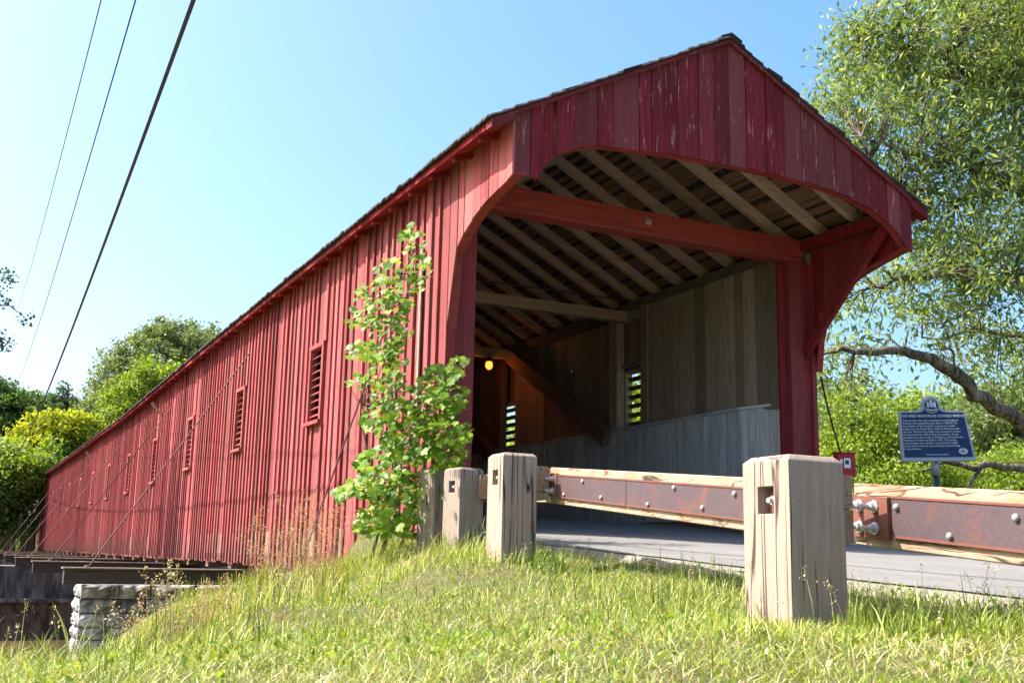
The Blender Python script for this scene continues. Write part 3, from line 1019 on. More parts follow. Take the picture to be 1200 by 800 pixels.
def guard_post(cx, cy, z0, z1, wd, yaw, mat, notch=True):
    h = wd / 2; b = 0.022 * wd / 0.26
    mb = MB()
    rz = Matrix.Rotation(-math.radians(yaw), 3, 'Z')

    def q(x, y, z): return Vector((cx, cy, 0)) + rz @ Vector((x, y, 0)) + Vector((0, 0, z))
    # west face has a notch: build shaft as ring levels with recess
    nz0, nz1 = z1 - 0.215, z1 - 0.115
    ny0, ny1 = -0.045, 0.045
    ring = [(-h, -h), (h, -h), (h, h), (-h, h)]
    zt = z1 - b
    vs = [q(x, y, z0) for x, y in ring] + [q(x, y, zt) for x, y in ring] + [q(x * (h - b) / h, y * (h - b) / h, z1) for x, y in ring]
    fs = [(0, 1, 5, 4), (1, 2, 6, 5), (2, 3, 7, 6)]
    fs += [(4, 5, 9, 8), (5, 6, 10, 9), (6, 7, 11, 10), (7, 4, 8, 11), (8, 9, 10, 11), (0, 3, 2, 1)]
    if notch:
        # west face (3,0,4,7) split round the recess
        o = len(vs)
        vs += [q(-h, ny0, nz0), q(-h, ny1, nz0), q(-h, ny1, nz1), q(-h, ny0, nz1)]
        dd = -h + 0.06
        vs += [q(dd, ny0, nz0), q(dd, ny1, nz0), q(dd, ny1, nz1), q(dd, ny0, nz1)]
        fs += [(0, 4, o + 3, o + 0), (4, 7, o + 2, o + 3), (7, 3, o + 1, o + 2), (3, 0, o + 0, o + 1)]
        fs += [(o, o + 3, o + 7, o + 4), (o + 3, o + 2, o + 6, o + 7), (o + 2, o + 1, o + 5, o + 6), (o + 1, o, o + 4, o + 5), (o + 4, o + 7, o + 6, o + 5)]
    else:
        fs += [(3, 0, 4, 7)]
    mb.add(vs, fs)
    a = (cx, cy, z1 - 0.3)
    po = put('post', mb.mesh('post', a), mat, gr, a)
    bm_ = po.modifiers.new('edge', 'BEVEL'); bm_.width = 0.006; bm_.segments = 2; bm_.limit_method = 'ANGLE'
    if notch:
        c = q(-h + 0.054, 0, (nz0 + nz1) / 2)
        ax = rz @ Vector((-1, 0, 0))
        m2 = MB()
        u = rz @ Vector((0, 1, 0))
        pc = c - ax * 0.004
        m2.prism([pc + u * 0.038 + Vector((0, 0, 0.04)), pc - u * 0.038 + Vector((0, 0, 0.04)), pc - u * 0.038 - Vector((0, 0, 0.045)), pc + u * 0.038 - Vector((0, 0, 0.045))], ax * 0.012)
        pl_ = part('washer_plate', m2, M['rust_red'], po)
        part('bolt', MB().lathe(c + ax * 0.008, [(0.018, 0), (0.018, 0.016), (0.010, 0.017), (0.010, 0.035)], 8, ax), M['galv'], po)
    return po


guard_post(-1.60, -7.32, -1.15, -0.272, 0.262, 0, M['post'])
guard_post(-1.01, -3.78, -1.0, 0.032, 0.258, 2, M['post'])
guard_post(-0.49, -1.80, -0.9, 0.082, 0.250, -11, M['post_grey'])
pD = D(512, 550, 9.95)
guard_post(pD.x, pD.y, -0.95, pD.z, 0.235, -16, M['post_grey'], False)

# rails: back-face lines (towards the camera) given as top edge points at both ends
RH, RTH = 0.25, 0.15


def rail(a, b, plate=True, split=None, bolts=(), joint=None, h=RH):
    """a,b: top near edge ends. Returns rail object"""
    a = Vector(a); b = Vector(b)
    d = (b - a).normalized()
    hz = Vector((d.x, d.y, 0)).normalized()
    nrm = Vector((-hz.y, hz.x, 0))           # towards the west side
    if nrm.x > 0: nrm = -nrm
    up = Vector((0, 0, 1))
    mb = MB().prism([a, a - up * h, a - up * h - nrm * RTH, a - nrm * RTH], b - a)
    ro = part('rail', mb, M['rail'], gr)
    bm_ = ro.modifiers.new('edge', 'BEVEL'); bm_.width = 0.005; bm_.segments = 1
    Lr = (b - a).length

    def at(s, t, off): return a + d * (s * Lr) - up * (h * t) + nrm * off
    if plate:
        s0, s1, t0, t1 = plate
        cuts = [s0] + ([split] if split else []) + [s1]
        for k, (p, q_) in enumerate(zip(cuts[:-1], cuts[1:])):
            g = 0.0012
            m2 = MB().prism([at(p + g, t0, 0.001), at(q_ - g, t0, 0.001), at(q_ - g, t1, 0.001), at(p + g, t1, 0.001)], nrm * 0.012)
            lips = MB()
            for tt in (t0, t1):
                lips.prism([at(p + g, tt - 0.018, 0.013), at(q_ - g, tt - 0.018, 0.013), at(q_ - g, tt + 0.018, 0.013), at(p + g, tt + 0.018, 0.013)], nrm * 0.004)
            po = part('steel_plate', m2, M['rust'], gr)
            for q in (0, 8): part('edge_lip', MB().add(lips.v[q:q + 8], lips.f[:6]), M['rust_red'], po)
        for (s, t_) in bolts:
            part('bolt', MB().lathe(at(s, t_, 0.0135), [(0.014, 0), (0.014, 0.008), (0.010, 0.013), (0.004, 0.015)], 8, nrm), M['bolt'], po)
    if joint:
        s0, s1, t0, t1, big = joint
        m2 = MB().prism([at(s0, t0, 0.001), at(s1, t0, 0.001), at(s1, t1, 0.001), at(s0, t1, 0.001)], nrm * 0.020)
        jo = part('joint_plate', m2, M['rust_red'], gr)
        for i in range(2):
            for j in range(2):
                s = s0 + (s1 - s0) * (0.27 + 0.40 * i); t_ = t0 + (t1 - t0) * (0.24 + 0.52 * j)
                c = at(s, t_, 0.0212)
                r = 0.026
                m3 = MB().lathe(c, [(r, 0), (r, 0.006), (r * 0.68, 0.007), (r * 0.68, 0.026), (r * 0.4, 0.027), (r * 0.4, 0.062)], 8, nrm)
                part('bolt', m3, M['galv'], jo)
    return ro, at


def sfrac(px, pa, pb, za, zb_):
    """position along a rail of a survey pixel column, allowing for perspective"""
    f = (px - pa) / (pb - pa)
    return f * za / (zb_ + (za - zb_) * f)


P1 = Vector((-0.70, -3.76, -0.04)); P2 = Vector((-1.075, -6.40, -0.272))
ext = (P2 - P1)
bolts1 = [(sfrac(x, 645, 877, 7.7, 5.20), t_) for x, t_ in ((664, 0.72), (686, 0.32), (708, 0.68), (763, 0.72), (794, 0.30), (827, 0.66), (865, 0.32))]
P2b = P1 + ext * 1.18
rail(P1, P2b, (0.035, 0.99, 0.20, 0.80), sfrac(734, 645, 930, 7.7, 4.9), [(s / 1.18, t_) for s, t_ in bolts1], (-0.005, 0.055, 0.16, 0.80, False))
P3 = Vector((-1.085, -7.10, -0.333)); P4 = P3 + (Vector((-1.22, -8.02, -0.41)) - P3) * 3.7
rail(P3, P4, (0.074, 1.0, 0.19, 0.80), None, [(0.085, 0.34), (0.17, 0.70), (0.265, 0.36), (0.42, 0.70), (0.6, 0.34), (0.8, 0.70)], (0.0, 0.070, 0.20, 0.86, True))
# joint of third rail B -> C and C -> portal
rail(Vector((-0.30, -1.95, 0.035)), Vector((-0.62, -3.55, -0.035)), (0.03, 0.97, 0.2, 0.8), None, [(0.1, 0.4), (0.5, 0.6)], None, 0.24)
rail(Vector((-0.10, -0.35, 0.09)), Vector((-0.29, -1.85, 0.04)), None, None, (), None, 0.24)
# spacer blocks between posts and rails
part('spacer_block', MB().box(-0.90, -0.765, -3.86, -3.70, -0.275, -0.045), M['rail'], gr)
part('spacer_block', MB().box(-1.46, -1.255, -7.27, -7.12, -0.585, -0.455), M['rail'], gr)
part('spacer_block', MB().box(-1.46, -1.255, -7.27, -7.12, -0.450, -0.318), M['rail'], gr)
part('spacer_block', MB().box(-0.40, -0.27, -1.95, -1.78, -0.18, 0.02), M['rail'], gr)

# ---------------------------------------------------------------- heritage plaque
sg0 = Vector((7.09, -0.13, 1.05))
plaque = thing('plaque_sign', (7.12, -0.08, -0.9), 'dark blue heritage plaque with crest and raised text on a green pole', 'plaque')
rot = Matrix.Rotation(math.radians(-22), 3, 'Z') @ Matrix.Rotation(math.radians(-2.2), 3, 'Y') @ Matrix.Rotation(math.radians(-8), 3, 'X')


def sp(x, z, y=0.0): return sg0 + rot @ Vector((x, y, z))


def plaque_outline(w0, w1, zb_, zt, r, n=10):
    pts = [(-w1, zb_), (w1, zb_), (w0, zt)]
    # concave shoulder to the round head
    zc = zt + r * 0.62
    pts += [(r * 1.75, zt + 0.004), (r * 1.25, zt + r * 0.16)]
    for k in range(n + 1):
        an = math.radians(-15 + 210 * k / n)
        pts.append((r * math.cos(an), zc + r * math.sin(an)))
    pts += [(-r * 1.25, zt + r * 0.16), (-r * 1.75, zt + 0.004), (-w0, zt)]
    return pts


o1 = plaque_outline(0.455, 0.505, -0.37, 0.305, 0.135)
part('plaque_rim', MB().prism([sp(x, z, 0.03) for x, z in o1], rot @ Vector((0, -0.05, 0))), M['silver'], plaque)
o2 = plaque_outline(0.432, 0.470, -0.320, 0.285, 0.110)
pz = part('plaque_field', MB().prism([sp(x, z, -0.021) for x, z in o2], rot @ Vector((0, -0.004, 0))), M['blue'], plaque)
ringm = MB()
zc = 0.305 + 0.135 * 0.62
nn = 24
for k in range(nn):
    a, b = 2 * math.pi * k / nn, 2 * math.pi * (k + 1) / nn
    ringm.prism([sp(0.112 * math.cos(a), zc + 0.112 * math.sin(a), -0.02), sp(0.112 * math.cos(b), zc + 0.112 * math.sin(b), -0.02), sp(0.100 * math.cos(b), zc + 0.100 * math.sin(b), -0.02), sp(0.100 * math.cos(a), zc + 0.100 * math.sin(a), -0.02)], rot @ Vector((0, -0.014, 0)))
part('crest_ring', ringm, M['silver'], plaque)
crest = MB()
dv = rot @ Vector((0, -0.010, 0))
crest.prism([sp(x, zc + z, -0.0255) for x, z in ((-0.022, 0.03), (-0.022, -0.01), (0, -0.038), (0.022, -0.01), (0.022, 0.03))], dv)      # shield
for s in (-1, 1):
    crest.prism([sp(s * x, zc + z, -0.0255) for x, z in ((0.030, -0.035), (0.030, 0.02), (0.042, 0.045), (0.058, 0.052), (0.055, 0.03), (0.070, 0.02), (0.060, 0.005), (0.066, -0.035), (0.055, -0.04), (0.048, -0.01), (0.042, -0.04))], dv)
crest.prism([sp(x, zc + z, -0.0255) for x, z in ((-0.016, 0.038), (0.016, 0.038), (0.020, 0.062), (0.006, 0.058), (0, 0.072), (-0.006, 0.058), (-0.020, 0.062))], dv)
crest.prism([sp(x, zc + z, -0.0255) for x, z in ((-0.072, -0.048), (-0.03, -0.062), (0.03, -0.062), (0.072, -0.048), (0.066, -0.064), (0.028, -0.078), (-0.028, -0.078), (-0.066, -0.064))], dv)
part('crest', crest, M['letter'], plaque)
logo = MB()
logo.prism([sp(0.34 + 0.062 * math.cos(a), -0.245 + 0.042 * math.sin(a), -0.0255) for a in [2 * math.pi * k / 20 for k in range(20)]], rot @ Vector((0, -0.006, 0)))
lo = part('trillium_badge', logo, M['letter'], plaque)
em_ = MB()
for k in range(3):
    a = math.pi / 2 + k * 2 * math.pi / 3
    c_ = (0.34 + 0.018 * math.cos(a), -0.245 + 0.014 * math.sin(a))
    em_.prism([sp(c_[0] + 0.018 * math.cos(a + t_) * (1 if abs(t_) < 1 else 0.7), c_[1] + 0.014 * math.sin(a + t_), -0.032) for t_ in (0, 1.4, 3.14, -1.4)], rot @ Vector((0, -0.002, 0)))
part('trillium', em_, M['blue'], lo)


def text(body, x, z, size, align='CENTER', parent=None):
    cu = bpy.data.curves.new('lettering', 'FONT')
    cu.body = body; cu.size = size; cu.align_x = align; cu.align_y = 'CENTER'
    cu.extrude = 0.0012; cu.offset = 0.0006
    cu.resolution_u = 2
    cu.offset = 0.0012 if z > 0.2 else 0.0006
    o = bpy.data.objects.new('lettering', cu)
    cu.materials.append(M['letter'])
    COL.objects.link(o)
    dg = bpy.context.evaluated_depsgraph_get(); dg.update()
    me = bpy.data.meshes.new_from_object(o.evaluated_get(dg))
    bpy.data.objects.remove(o)
    o = bpy.data.objects.new('lettering', me)
    COL.objects.link(o)
    o.parent = parent
    o.location = sp(x, z, -0.0268) - ORG[parent.name]
    o.rotation_euler = (rot @ Matrix.Rotation(math.radians(90), 3, 'X')).to_euler()
    return o


tt = text('THE WEST MONTROSE COVERED BRIDGE', 0, 0.238, 0.047, parent=plaque)
lines = ['This structure, the only remaining covered bridge in',
         'Ontario, was designed by John Bear in 1880-81. At',
         'the initiative of the Council, it replaced an earlier',
         'bridge over the Grand River. Built of white pine and',
         'oak, the 198 foot long bridge was covered to protect',
         'its deck and truss timbers from the weather. It was',
         'maintained by the County of Waterloo and later by the',
         'Province. A trestle was built in 1955. The portals',
         'of the bridge were rebuilt to carry the local traffic',
         'and by then it was the sole surviving covered bridge',
         'in the province.']
for i, s in enumerate(lines):
    text(s, -0.43 - 0.003 * i, 0.178 - 0.0385 * i, 0.0365, 'LEFT', plaque)
text('Ontario Heritage Foundation', -0.02, -0.285, 0.027, parent=plaque)
part('pole', MB().tube([(7.12, -0.08, -0.95), (7.12, -0.08, 0.62)], 0.04, 12), M['polegreen'], plaque, smooth=True)
part('pole_socket', MB().tube([(7.12, -0.08, 0.50), (7.12, -0.085, 0.74)], [0.058, 0.052], 12), M['silver'], plaque, smooth=True)

# ---------------------------------------------------------------- red box with a conduit
bx = Vector((5.36, -0.30, 0.54))
rbx = thing('red_box', (5.36, -0.30, -0.6), 'small red metal box with white labels beside the right portal post', 'box')
rz = Matrix.Rotation(math.radians(-12), 3, 'Z')


def rbp(x, y, z): return bx + rz @ Vector((x, y, z))


def rbox(x0, x1, y0, y1, z0, z1):
    return MB().prism([rbp(x0, y0, z0), rbp(x1, y0, z0), rbp(x1, y0, z1), rbp(x0, y0, z1)], rz @ Vector((0, y1 - y0, 0)))


part('case', rbox(-0.12, 0.12, 0, 0.10, -0.15, 0.13), M['boxred'], rbx)
part('lid', rbox(-0.13, 0.13, -0.012, 0.11, 0.132, 0.15), M['boxred'], rbx)
part('label_panel', rbox(-0.035, 0.055, -0.004, -0.001, -0.045, 0.075), M['label'], rbx)
part('label_panel', rbox(-0.09, -0.055, -0.004, -0.001, 0.01, 0.06), M['label'], rbx)
part('slot_plate', rbox(-0.02, 0.03, -0.0065, -0.0045, 0.0, 0.05), M['iron'], rbx)
part('stand', MB().tube([(5.36, -0.24, -0.7), (5.36, -0.24, 0.39)], 0.03, 8), M['iron'], rbx)
cw = put('feed_cable', MB().tube([D(985, 531, 13.5), D(976, 500, 13.4), D(968, 470, 13.3), D(962, 441, 13.25)], 0.012, 5).mesh('feed_cable', tuple(bx)), M['cable'], None, tuple(bx))
cw['label'] = 'thin black cable running down from the portal flare to the red box'; cw['category'] = 'cable'

# ---------------------------------------------------------------- overhead cables
for (a, za, m_, b, zb_, r, lb) in (((243, -45), 9, (150, 210), (18, 534), 62, 0.021, 'thick black overhead cable hanging lowest and nearest over the river'),
                                   ((172, -45), 10, (93, 225), (18, 452), 62, 0.008, 'thin overhead wire, middle one of the three beside the bridge'),
                                   ((130, -45), 10, (67, 200), (14, 372), 62, 0.006, 'faintest thin overhead wire, leftmost of the three beside the bridge')):
    p0, p2 = D(*a, za), D(*b, zb_)
    # catenary through the middle sighting, depth by perspective
    pts = []
    best = None
    for k in range(41):
        s = k / 40
        pts.append(p0.lerp(p2, s))
    # find where the straight chord passes the row of m_, then sag so that it passes m_
    def pr(P):
        v = P - CAM; z = v.dot(FW); return 600 + 1277.9 * v.dot(RT) / z, 400 - 1277.9 * v.dot(UP) / z
    def curve(sag): return [p0.lerp(p2, k / 60) - Vector((0, 0, sag * 4 * (k / 60) * (1 - k / 60))) for k in range(61)]
    lo_, hi_ = 0.0, 8.0
    for _ in range(30):
        mid = (lo_ + hi_) / 2
        c_ = [pr(P) for P in curve(mid)]
        xs = np.interp(m_[1], [q[1] for q in c_], [q[0] for q in c_])
        if xs < m_[0]: lo_ = mid
        else: hi_ = mid
    cpts = curve(mid)
    dirv = (cpts[-1] - cpts[-2]); back = cpts[0] + (cpts[0] - cpts[1]) * 20
    cpts = [back] + cpts + [cpts[-1] + dirv * 4]
    c_ = put('overhead_cable', MB().tube(cpts, r, 5).mesh('overhead_cable', tuple(p0)), M['cable'], None, tuple(p0))
    c_['label'] = lb; c_['category'] = 'cable'; c_['group'] = 'overhead cables'

# ---------------------------------------------------------------- terrain
CP = np.array([(-4.4, -11.5, -0.98), (-3.4, -8.5, -0.94), (-1.9, -7.4, -0.90), (-0.8, -7.2, -0.84), (-0.2, -5, -0.74), (-1.2, -3.9, -0.72), (-0.5, -1.9, -0.64), (-0.3, -0.5, -0.56),
               (0.0, 2, -0.80), (0, 5, -1.05), (0, 8, -1.3), (-1.6, -0.4, -0.86), (-2.0, 4, -1.75), (-2.6, -4.2, -0.90), (-3.3, -3, -1.40), (-3.8, -4.0, -1.74), (-4.25, -6.0, -1.17), (-3.1, -6.6, -0.96), (-2.3, -0.3, -1.12), (-2.9, -1.2, -1.6), (-3.2, 0.6, -2.2), (-3.6, -1.6, -2.1), (-5.2, -8.5, -1.15), (-6, -9, -1.25),
               (6, -7, -1.0), (5.9, -2, -0.75), (6.6, 2, -0.8), (9, 0, -1.0), (12, -6, -1.3), (14, 3, -1.3), (0, -12, -1.25), (6, -14, -1.5), (8, 7, -1.5), (20, -10, -1.6), (-2.8, 1.5, -2.1), (-1.4, 2.6, -1.28), (-1.0, 6, -1.35)])


def smooth(x): x = np.clip(x, 0, 1); return x * x * (3 - 2 * x)


def gz(x, y):
    x = np.asarray(x, float); y = np.asarray(y, float)
    d2 = (x[..., None] - CP[:, 0]) ** 2 + (y[..., None] - CP[:, 1]) ** 2 + 0.15
    wt = 1 / d2 ** 1.6
    z = (wt * CP[:, 2]).sum(-1) / wt.sum(-1)
    # river bank: crest from (-0.6, 8.6) to (-4.9, -6)
    dl = ((x + 0.9) * -11.0 + (y - 6.0) * 3.2) / math.hypot(11.0, 3.2)
    z = z - 2.6 * smooth((dl - 0.05) / 4.2)
    z = z - 3.2 * smooth((y - 7.0) / 3.0)
    z = np.maximum(z, -4.3)
    # far bank
    z = z + (3.0 * smooth((y - 62) / 7) + 2.5 * smooth((y - 75) / 60))
    z = z + 0.04 * np.sin(x * 2.1 + y * 0.7) * np.sin(y * 1.7 - x) * smooth((np.abs(y) + 1) / 4)
    red_ = np.where(y < -7.2, -0.48, -0.48 + 0.58 * np.clip((y + 7.2) / 7.2, 0, 1))
    road = smooth((x - red_ + 0.42) / 0.42) * smooth((6.3 - x) / 0.5) * (y < 2.6) 
    rz_ = np.interp(y, [-14, -7.2, -1.64, 0, 2.2, 5], [-1.30, -0.79, -0.525, -0.40, -0.20, -0.15]) - 0.06
    rz_ = np.where(y > 2.3, rz_ - 0.5, rz_)
    z = z * (1 - road) + rz_ * road
    z = np.where((x > -0.05) & (x < 5.3) & (y > 2.6) , np.minimum(z, -0.95), z)
    return z


def axis(lo, mid0, mid1, hi, fine):
    a = []
    x = mid0
    while x < mid1: a.append(x); x += fine
    s = fine
    while x < hi: a.append(x); s *= 1.25; x += s
    a.append(hi)
    x = mid0; s = fine; b = []
    while x > lo: s *= 1.25; x -= s; b.append(x)
    return np.array(sorted(b + a))


gxs = axis(-400, -7, 9, 400, 0.16); gys = axis(-120, -13, 13, 900, 0.16)
GX, GY = np.meshgrid(gxs, gys)
GZ = gz(GX, GY)
nx, ny = len(gxs), len(gys)
V = np.stack([GX.ravel(), GY.ravel(), GZ.ravel()], 1)
ii = np.arange(nx * ny).reshape(ny, nx)
F = np.stack([ii[:-1, :-1].ravel(), ii[:-1, 1:].ravel(), ii[1:, 1:].ravel(), ii[1:, :-1].ravel()], 1)
gme = np_mesh('ground', V, F)
gme.polygons.foreach_set('use_smooth', [True] * len(gme.polygons))
put('ground', gme, M['ground'], kind='structure')
# water
put('river_water', MB().add([(-300, 9, -3.35), (300, 9, -3.35), (300, 70, -3.35), (-300, 70, -3.35)], [(0, 1, 2, 3)]).mesh('river_water'), M['water'], kind='structure')
# road ribbon with gravel shoulder
for name, xl, xr, dz, mat in (('road_shoulder', (-0.48, 0.10), (6.1, 5.5), -0.012, M['gravel']), ('road', (-0.26, 0.22), (5.75, 4.98), 0.0, M['asphalt'])):
    ys_ = np.concatenate([np.arange(-30, 2.45, 0.4), [2.46]])
    ev, ef = [], []
    for y_ in ys_:
        t_ = min(1, max(0, (y_ + 7.2) / 7.2))
        if y_ < -7.2: xa = xl[0] - 0.02 * (-7.2 - y_) ; xb = xr[0]
        else: xa = xl[0] * (1 - t_) + xl[1] * t_; xb = xr[0] * (1 - t_) + xr[1] * t_
        if y_ > -0.05: xa = max(xa, 0.42) if name == 'road' else max(xa, 0.41)
        if y_ > -0.05: xb = min(xb, 4.84)
        zz = deck_z(y_) if y_ > -14 else -1.30 - (-14 - y_) * 0.06
        xa += 0.035 * math.sin(y_ * 3.1) * math.sin(y_ * 7.7 + 1) if y_ < -0.1 else 0
        for k in range(9):
            s = k / 8
            if name == 'road_shoulder': s = (0, 0.02, 0.2, 0.35, 0.5, 0.65, 0.8, 0.98, 1)[k]
            ev.append((xa + (xb - xa) * s, y_, zz + dz + 0.03 * (1 - (2 * s - 1) ** 2) - (0.10 if name == 'road_shoulder' and k in (0, 8) and y_ < -0.05 else 0)))
    for i in range(len(ys_) - 1):
        for k in range(8):
            a = i * 9 + k
            ef.append((a, a + 1, a + 10, a + 9))
    put(name, MB().add(ev, ef).mesh(name, smooth=True), mat, kind='structure')

# ---------------------------------------------------------------- abutment and pier
ab = thing('stone_abutment', (0, 9.6, -4), 'rough grey limestone abutment wall under the near end of the red bridge', 'abutment')
part('core', MB().box(-2.40, 5.6, 9.22, 10.2, -4.2, -1.28), M['mortar'], ab)


def stone(x0, x1, y0, y1, z0, z1, faces):
    """rock-faced block with an uneven bulge on the named faces"""
    mb = MB()
    n = 6
    for fc in faces:
        vs = []
        for i in range(n + 1):
            for j in range(n + 1):
                u, v = i / n, j / n
                bul = (math.sin(math.pi * u) * math.sin(math.pi * v)) ** 0.45 * random.uniform(0.035, 0.085)
                if fc == 'S': vs.append((x0 + (x1 - x0) * u, y0 - bul, z0 + (z1 - z0) * v))
                else: vs.append((x0 - bul, y1 + (y0 - y1) * u, z0 + (z1 - z0) * v))
        fs = [(i * (n + 1) + j, (i + 1) * (n + 1) + j, (i + 1) * (n + 1) + j + 1, i * (n + 1) + j + 1) for i in range(n) for j in range(n)]
        mb.add(vs, fs)
    mb.add([(x0, y0, z1), (x1, y0, z1), (x1, y1, z1), (x0, y1, z1)], [(0, 1, 2, 3)])
    return mb


z = -1.27
row = 0
while z > -4.1:
    h_ = random.uniform(0.19, 0.25)
    x = -2.46 + random.uniform(0, 0.02)
    first = True
    while x < 1.6:
        w_ = random.uniform(0.35, 0.75)
        if first: fc = ['S', 'W']
        else: fc = ['S']
        part('stone', stone(x, x + w_ - 0.015, 9.16 + random.uniform(-0.02, 0.02), 10.15, z - h_ + 0.015, z, fc), M['stone'], ab)
        x += w_; first = False
    # west end of the wall
    z -= h_; row += 1

pier = thing('concrete_pier', (-1, 27, -4.5), 'weathered concrete pier standing in the river beneath the long bridge', 'pier')
part('shaft', MB().box(-9.5, 6.5, 25.6, 27.4, -4.4, -2.30), M['stained'], pier)
part('cap', MB().box(-9.4, 6.4, 25.75, 27.3, -2.20, -1.26), M['concrete'], pier)
part('ledge', MB().box(-9.7, 6.7, 25.35, 27.6, -2.298, -2.202), M['concrete'], pier)
pier2 = thing('concrete_pier', (-1, 45, -4.5), 'second concrete pier farther along beneath the bridge, partly hidden', 'pier')
part('shaft', MB().box(-4, 7.5, 44.6, 46.0, -4.4, -1.3), M['concrete'], pier2)
ab2 = thing('stone_abutment', (2, 65, -4.4), 'far grey abutment at the distant end of the red bridge', 'abutment')
part('wall', MB().box(-3, 8.5, 63.0, 65.2, -4.4, -1.26), M['concrete'], ab2)
hs = thing('house', (-6, 88, -1), 'low distant house with pale grey roof behind the far left trees', 'house')
hc = D(26, 622, 92)
part('wall', MB().box(hc.x - 3.2, hc.x + 2.4, 86, 92, hc.z - 1.6, hc.z + 0.4), M['housewall'], hs)
rf = part('roof', MB().prism([(hc.x - 3.5, 85.6, hc.z + 0.4), (hc.x - 3.5, 92.4, hc.z + 0.4), (hc.x - 3.5, 89, hc.z + 1.7)], (6.2, 0, 0)), M['houseroof'], hs)
for k in range(3):
    wf = part('window', MB().box(hc.x - 2.6 + 1.7 * k, hc.x - 1.7 + 1.7 * k, 85.95, 85.99, hc.z - 1.0, hc.z - 0.1), M['label'], hs)
    part('pane', MB().box(hc.x - 2.5 + 1.7 * k, hc.x - 1.8 + 1.7 * k, 85.93, 85.948, hc.z - 0.9, hc.z - 0.2), M['glass'], wf)


# ---------------------------------------------------------------- foliage
def leaf_mesh(name, C, size, elong, droop, up=0.25, fold=True, jit=0.35):
    """C (n,3) leaf centres -> joined diamonds; droop: how far the long axis hangs"""
    n = len(C)
    d = RNG.normal(size=(n, 3)); d[:, 2] -= droop * 1.6
    d /= np.linalg.norm(d, axis=1)[:, None]
    r = RNG.normal(size=(n, 3)); r[:, 2] += up
    s = np.cross(d, r); s /= np.linalg.norm(s, axis=1)[:, None] + 1e-9
    nn_ = np.cross(s, d)
    L_ = (size * (1 + jit * RNG.normal(size=n)).clip(0.5, 1.7))[:, None]
    Wd = L_ / elong
    V = np.stack([C - d * L_ / 2, C + s * Wd / 2 - nn_ * Wd * 0.12, C + d * L_ / 2, C - s * Wd / 2 - nn_ * Wd * 0.12], 1).reshape(-1, 3)
    F = np.arange(4 * n).reshape(n, 4)
    rn = np.repeat(RNG.random(n) * 0.999, 4)
    return np_mesh(name, V, F, rn)


def blob_pts(blobs, n, shell=0.35):
    """centres spread in ellipsoids, denser towards the skin"""
    w_ = np.array([b[3] * b[4] * b[5] for b in blobs], float) ** 0.8
    idx = RNG.choice(len(blobs), n, p=w_ / w_.sum())
    B = np.array(blobs, float)[idx]
    d = RNG.normal(size=(n, 3)); d /= np.linalg.norm(d, axis=1)[:, None]
    r = (shell + (1 - shell) * RNG.random(n)) ** 0.7
    return B[:, :3] + d * B[:, 3:6] * r[:, None]


def tree(base, blobs, limbs, n_twigs, per_twig, spread, size, elong, droop, leafm, label, cat='tree', group=None, barkm=None, tw_r=0.02, name='tree', hang=0.0):
    """limbs: list of (points, r0, r1). Twigs run from the nearest limb point to each leaf spray."""
    tr = thing(name, base, label, cat, group)
    tk = MB()
    nodes = []
    for pts, r0, r1 in limbs:
        P = [Vector(p) for p in pts]
        # smooth with a little wobble
        Q = []
        for a, b in zip(P[:-1], P[1:]):
            for k in range(4):
                Q.append(a.lerp(b, k / 4) + (Vector((random.gauss(0, 1), random.gauss(0, 1), random.gauss(0, 1))) * ((0.05 if r0 > 0.14 else 0.13) * (b - a).length / 4 if k else 0)))
        Q.append(P[-1])
        R_ = [r0 + (r1 - r0) * i / (len(Q) - 1) for i in range(len(Q))]
        tk.tube(Q, R_, 8 if r0 > 0.1 else 5)
        nodes += [(q, r) for q, r in zip(Q[1:], R_[1:])]
    NP = np.array([tuple(q) for q, r in nodes])
    T = blob_pts(blobs, n_twigs)
    C = []
    for c in T:
        k = int(np.argmin(((NP - c) ** 2 * np.array((1, 1, 1.6))).sum(1)))
        a = Vector(NP[k]); b = Vector(c)
        m_ = a.lerp(b, 0.55) + Vector((0, 0, 0.10 * (b - a).length))
        tk.tube([a, m_, b], [min(tw_r, nodes[k][1]), tw_r * 0.6, tw_r * 0.15], 4, False)
        nl = int(per_twig * random.uniform(0.5, 1.5))
        dirv = np.array(tuple((b - m_)))
        dirv = dirv / (np.linalg.norm(dirv) + 1e-6)
        s = RNG.random(nl)[:, None] ** 0.8
        pts = c + dirv * spread * (s - 0.6) * 1.2 + RNG.normal(size=(nl, 3)) * spread * 0.42 * np.array((1, 1, 0.75))
        pts[:, 2] -= hang * RNG.random(nl) ** 1.5
        C.append(pts)
    C = np.concatenate(C)
    put('trunk', tk.mesh('trunk', tuple(base), True), barkm or M['bark'], tr, base)
    me = leaf_mesh('crown', C - np.array(tuple(base)), size, elong, droop)
    put('crown', me, leafm, tr, base)
    return tr


def B(u, v, z, rx, ry=None, rz_=None):
    p = D(u, v, z)
    return (p.x, p.y, p.z, rx, ry or rx, rz_ or rx)


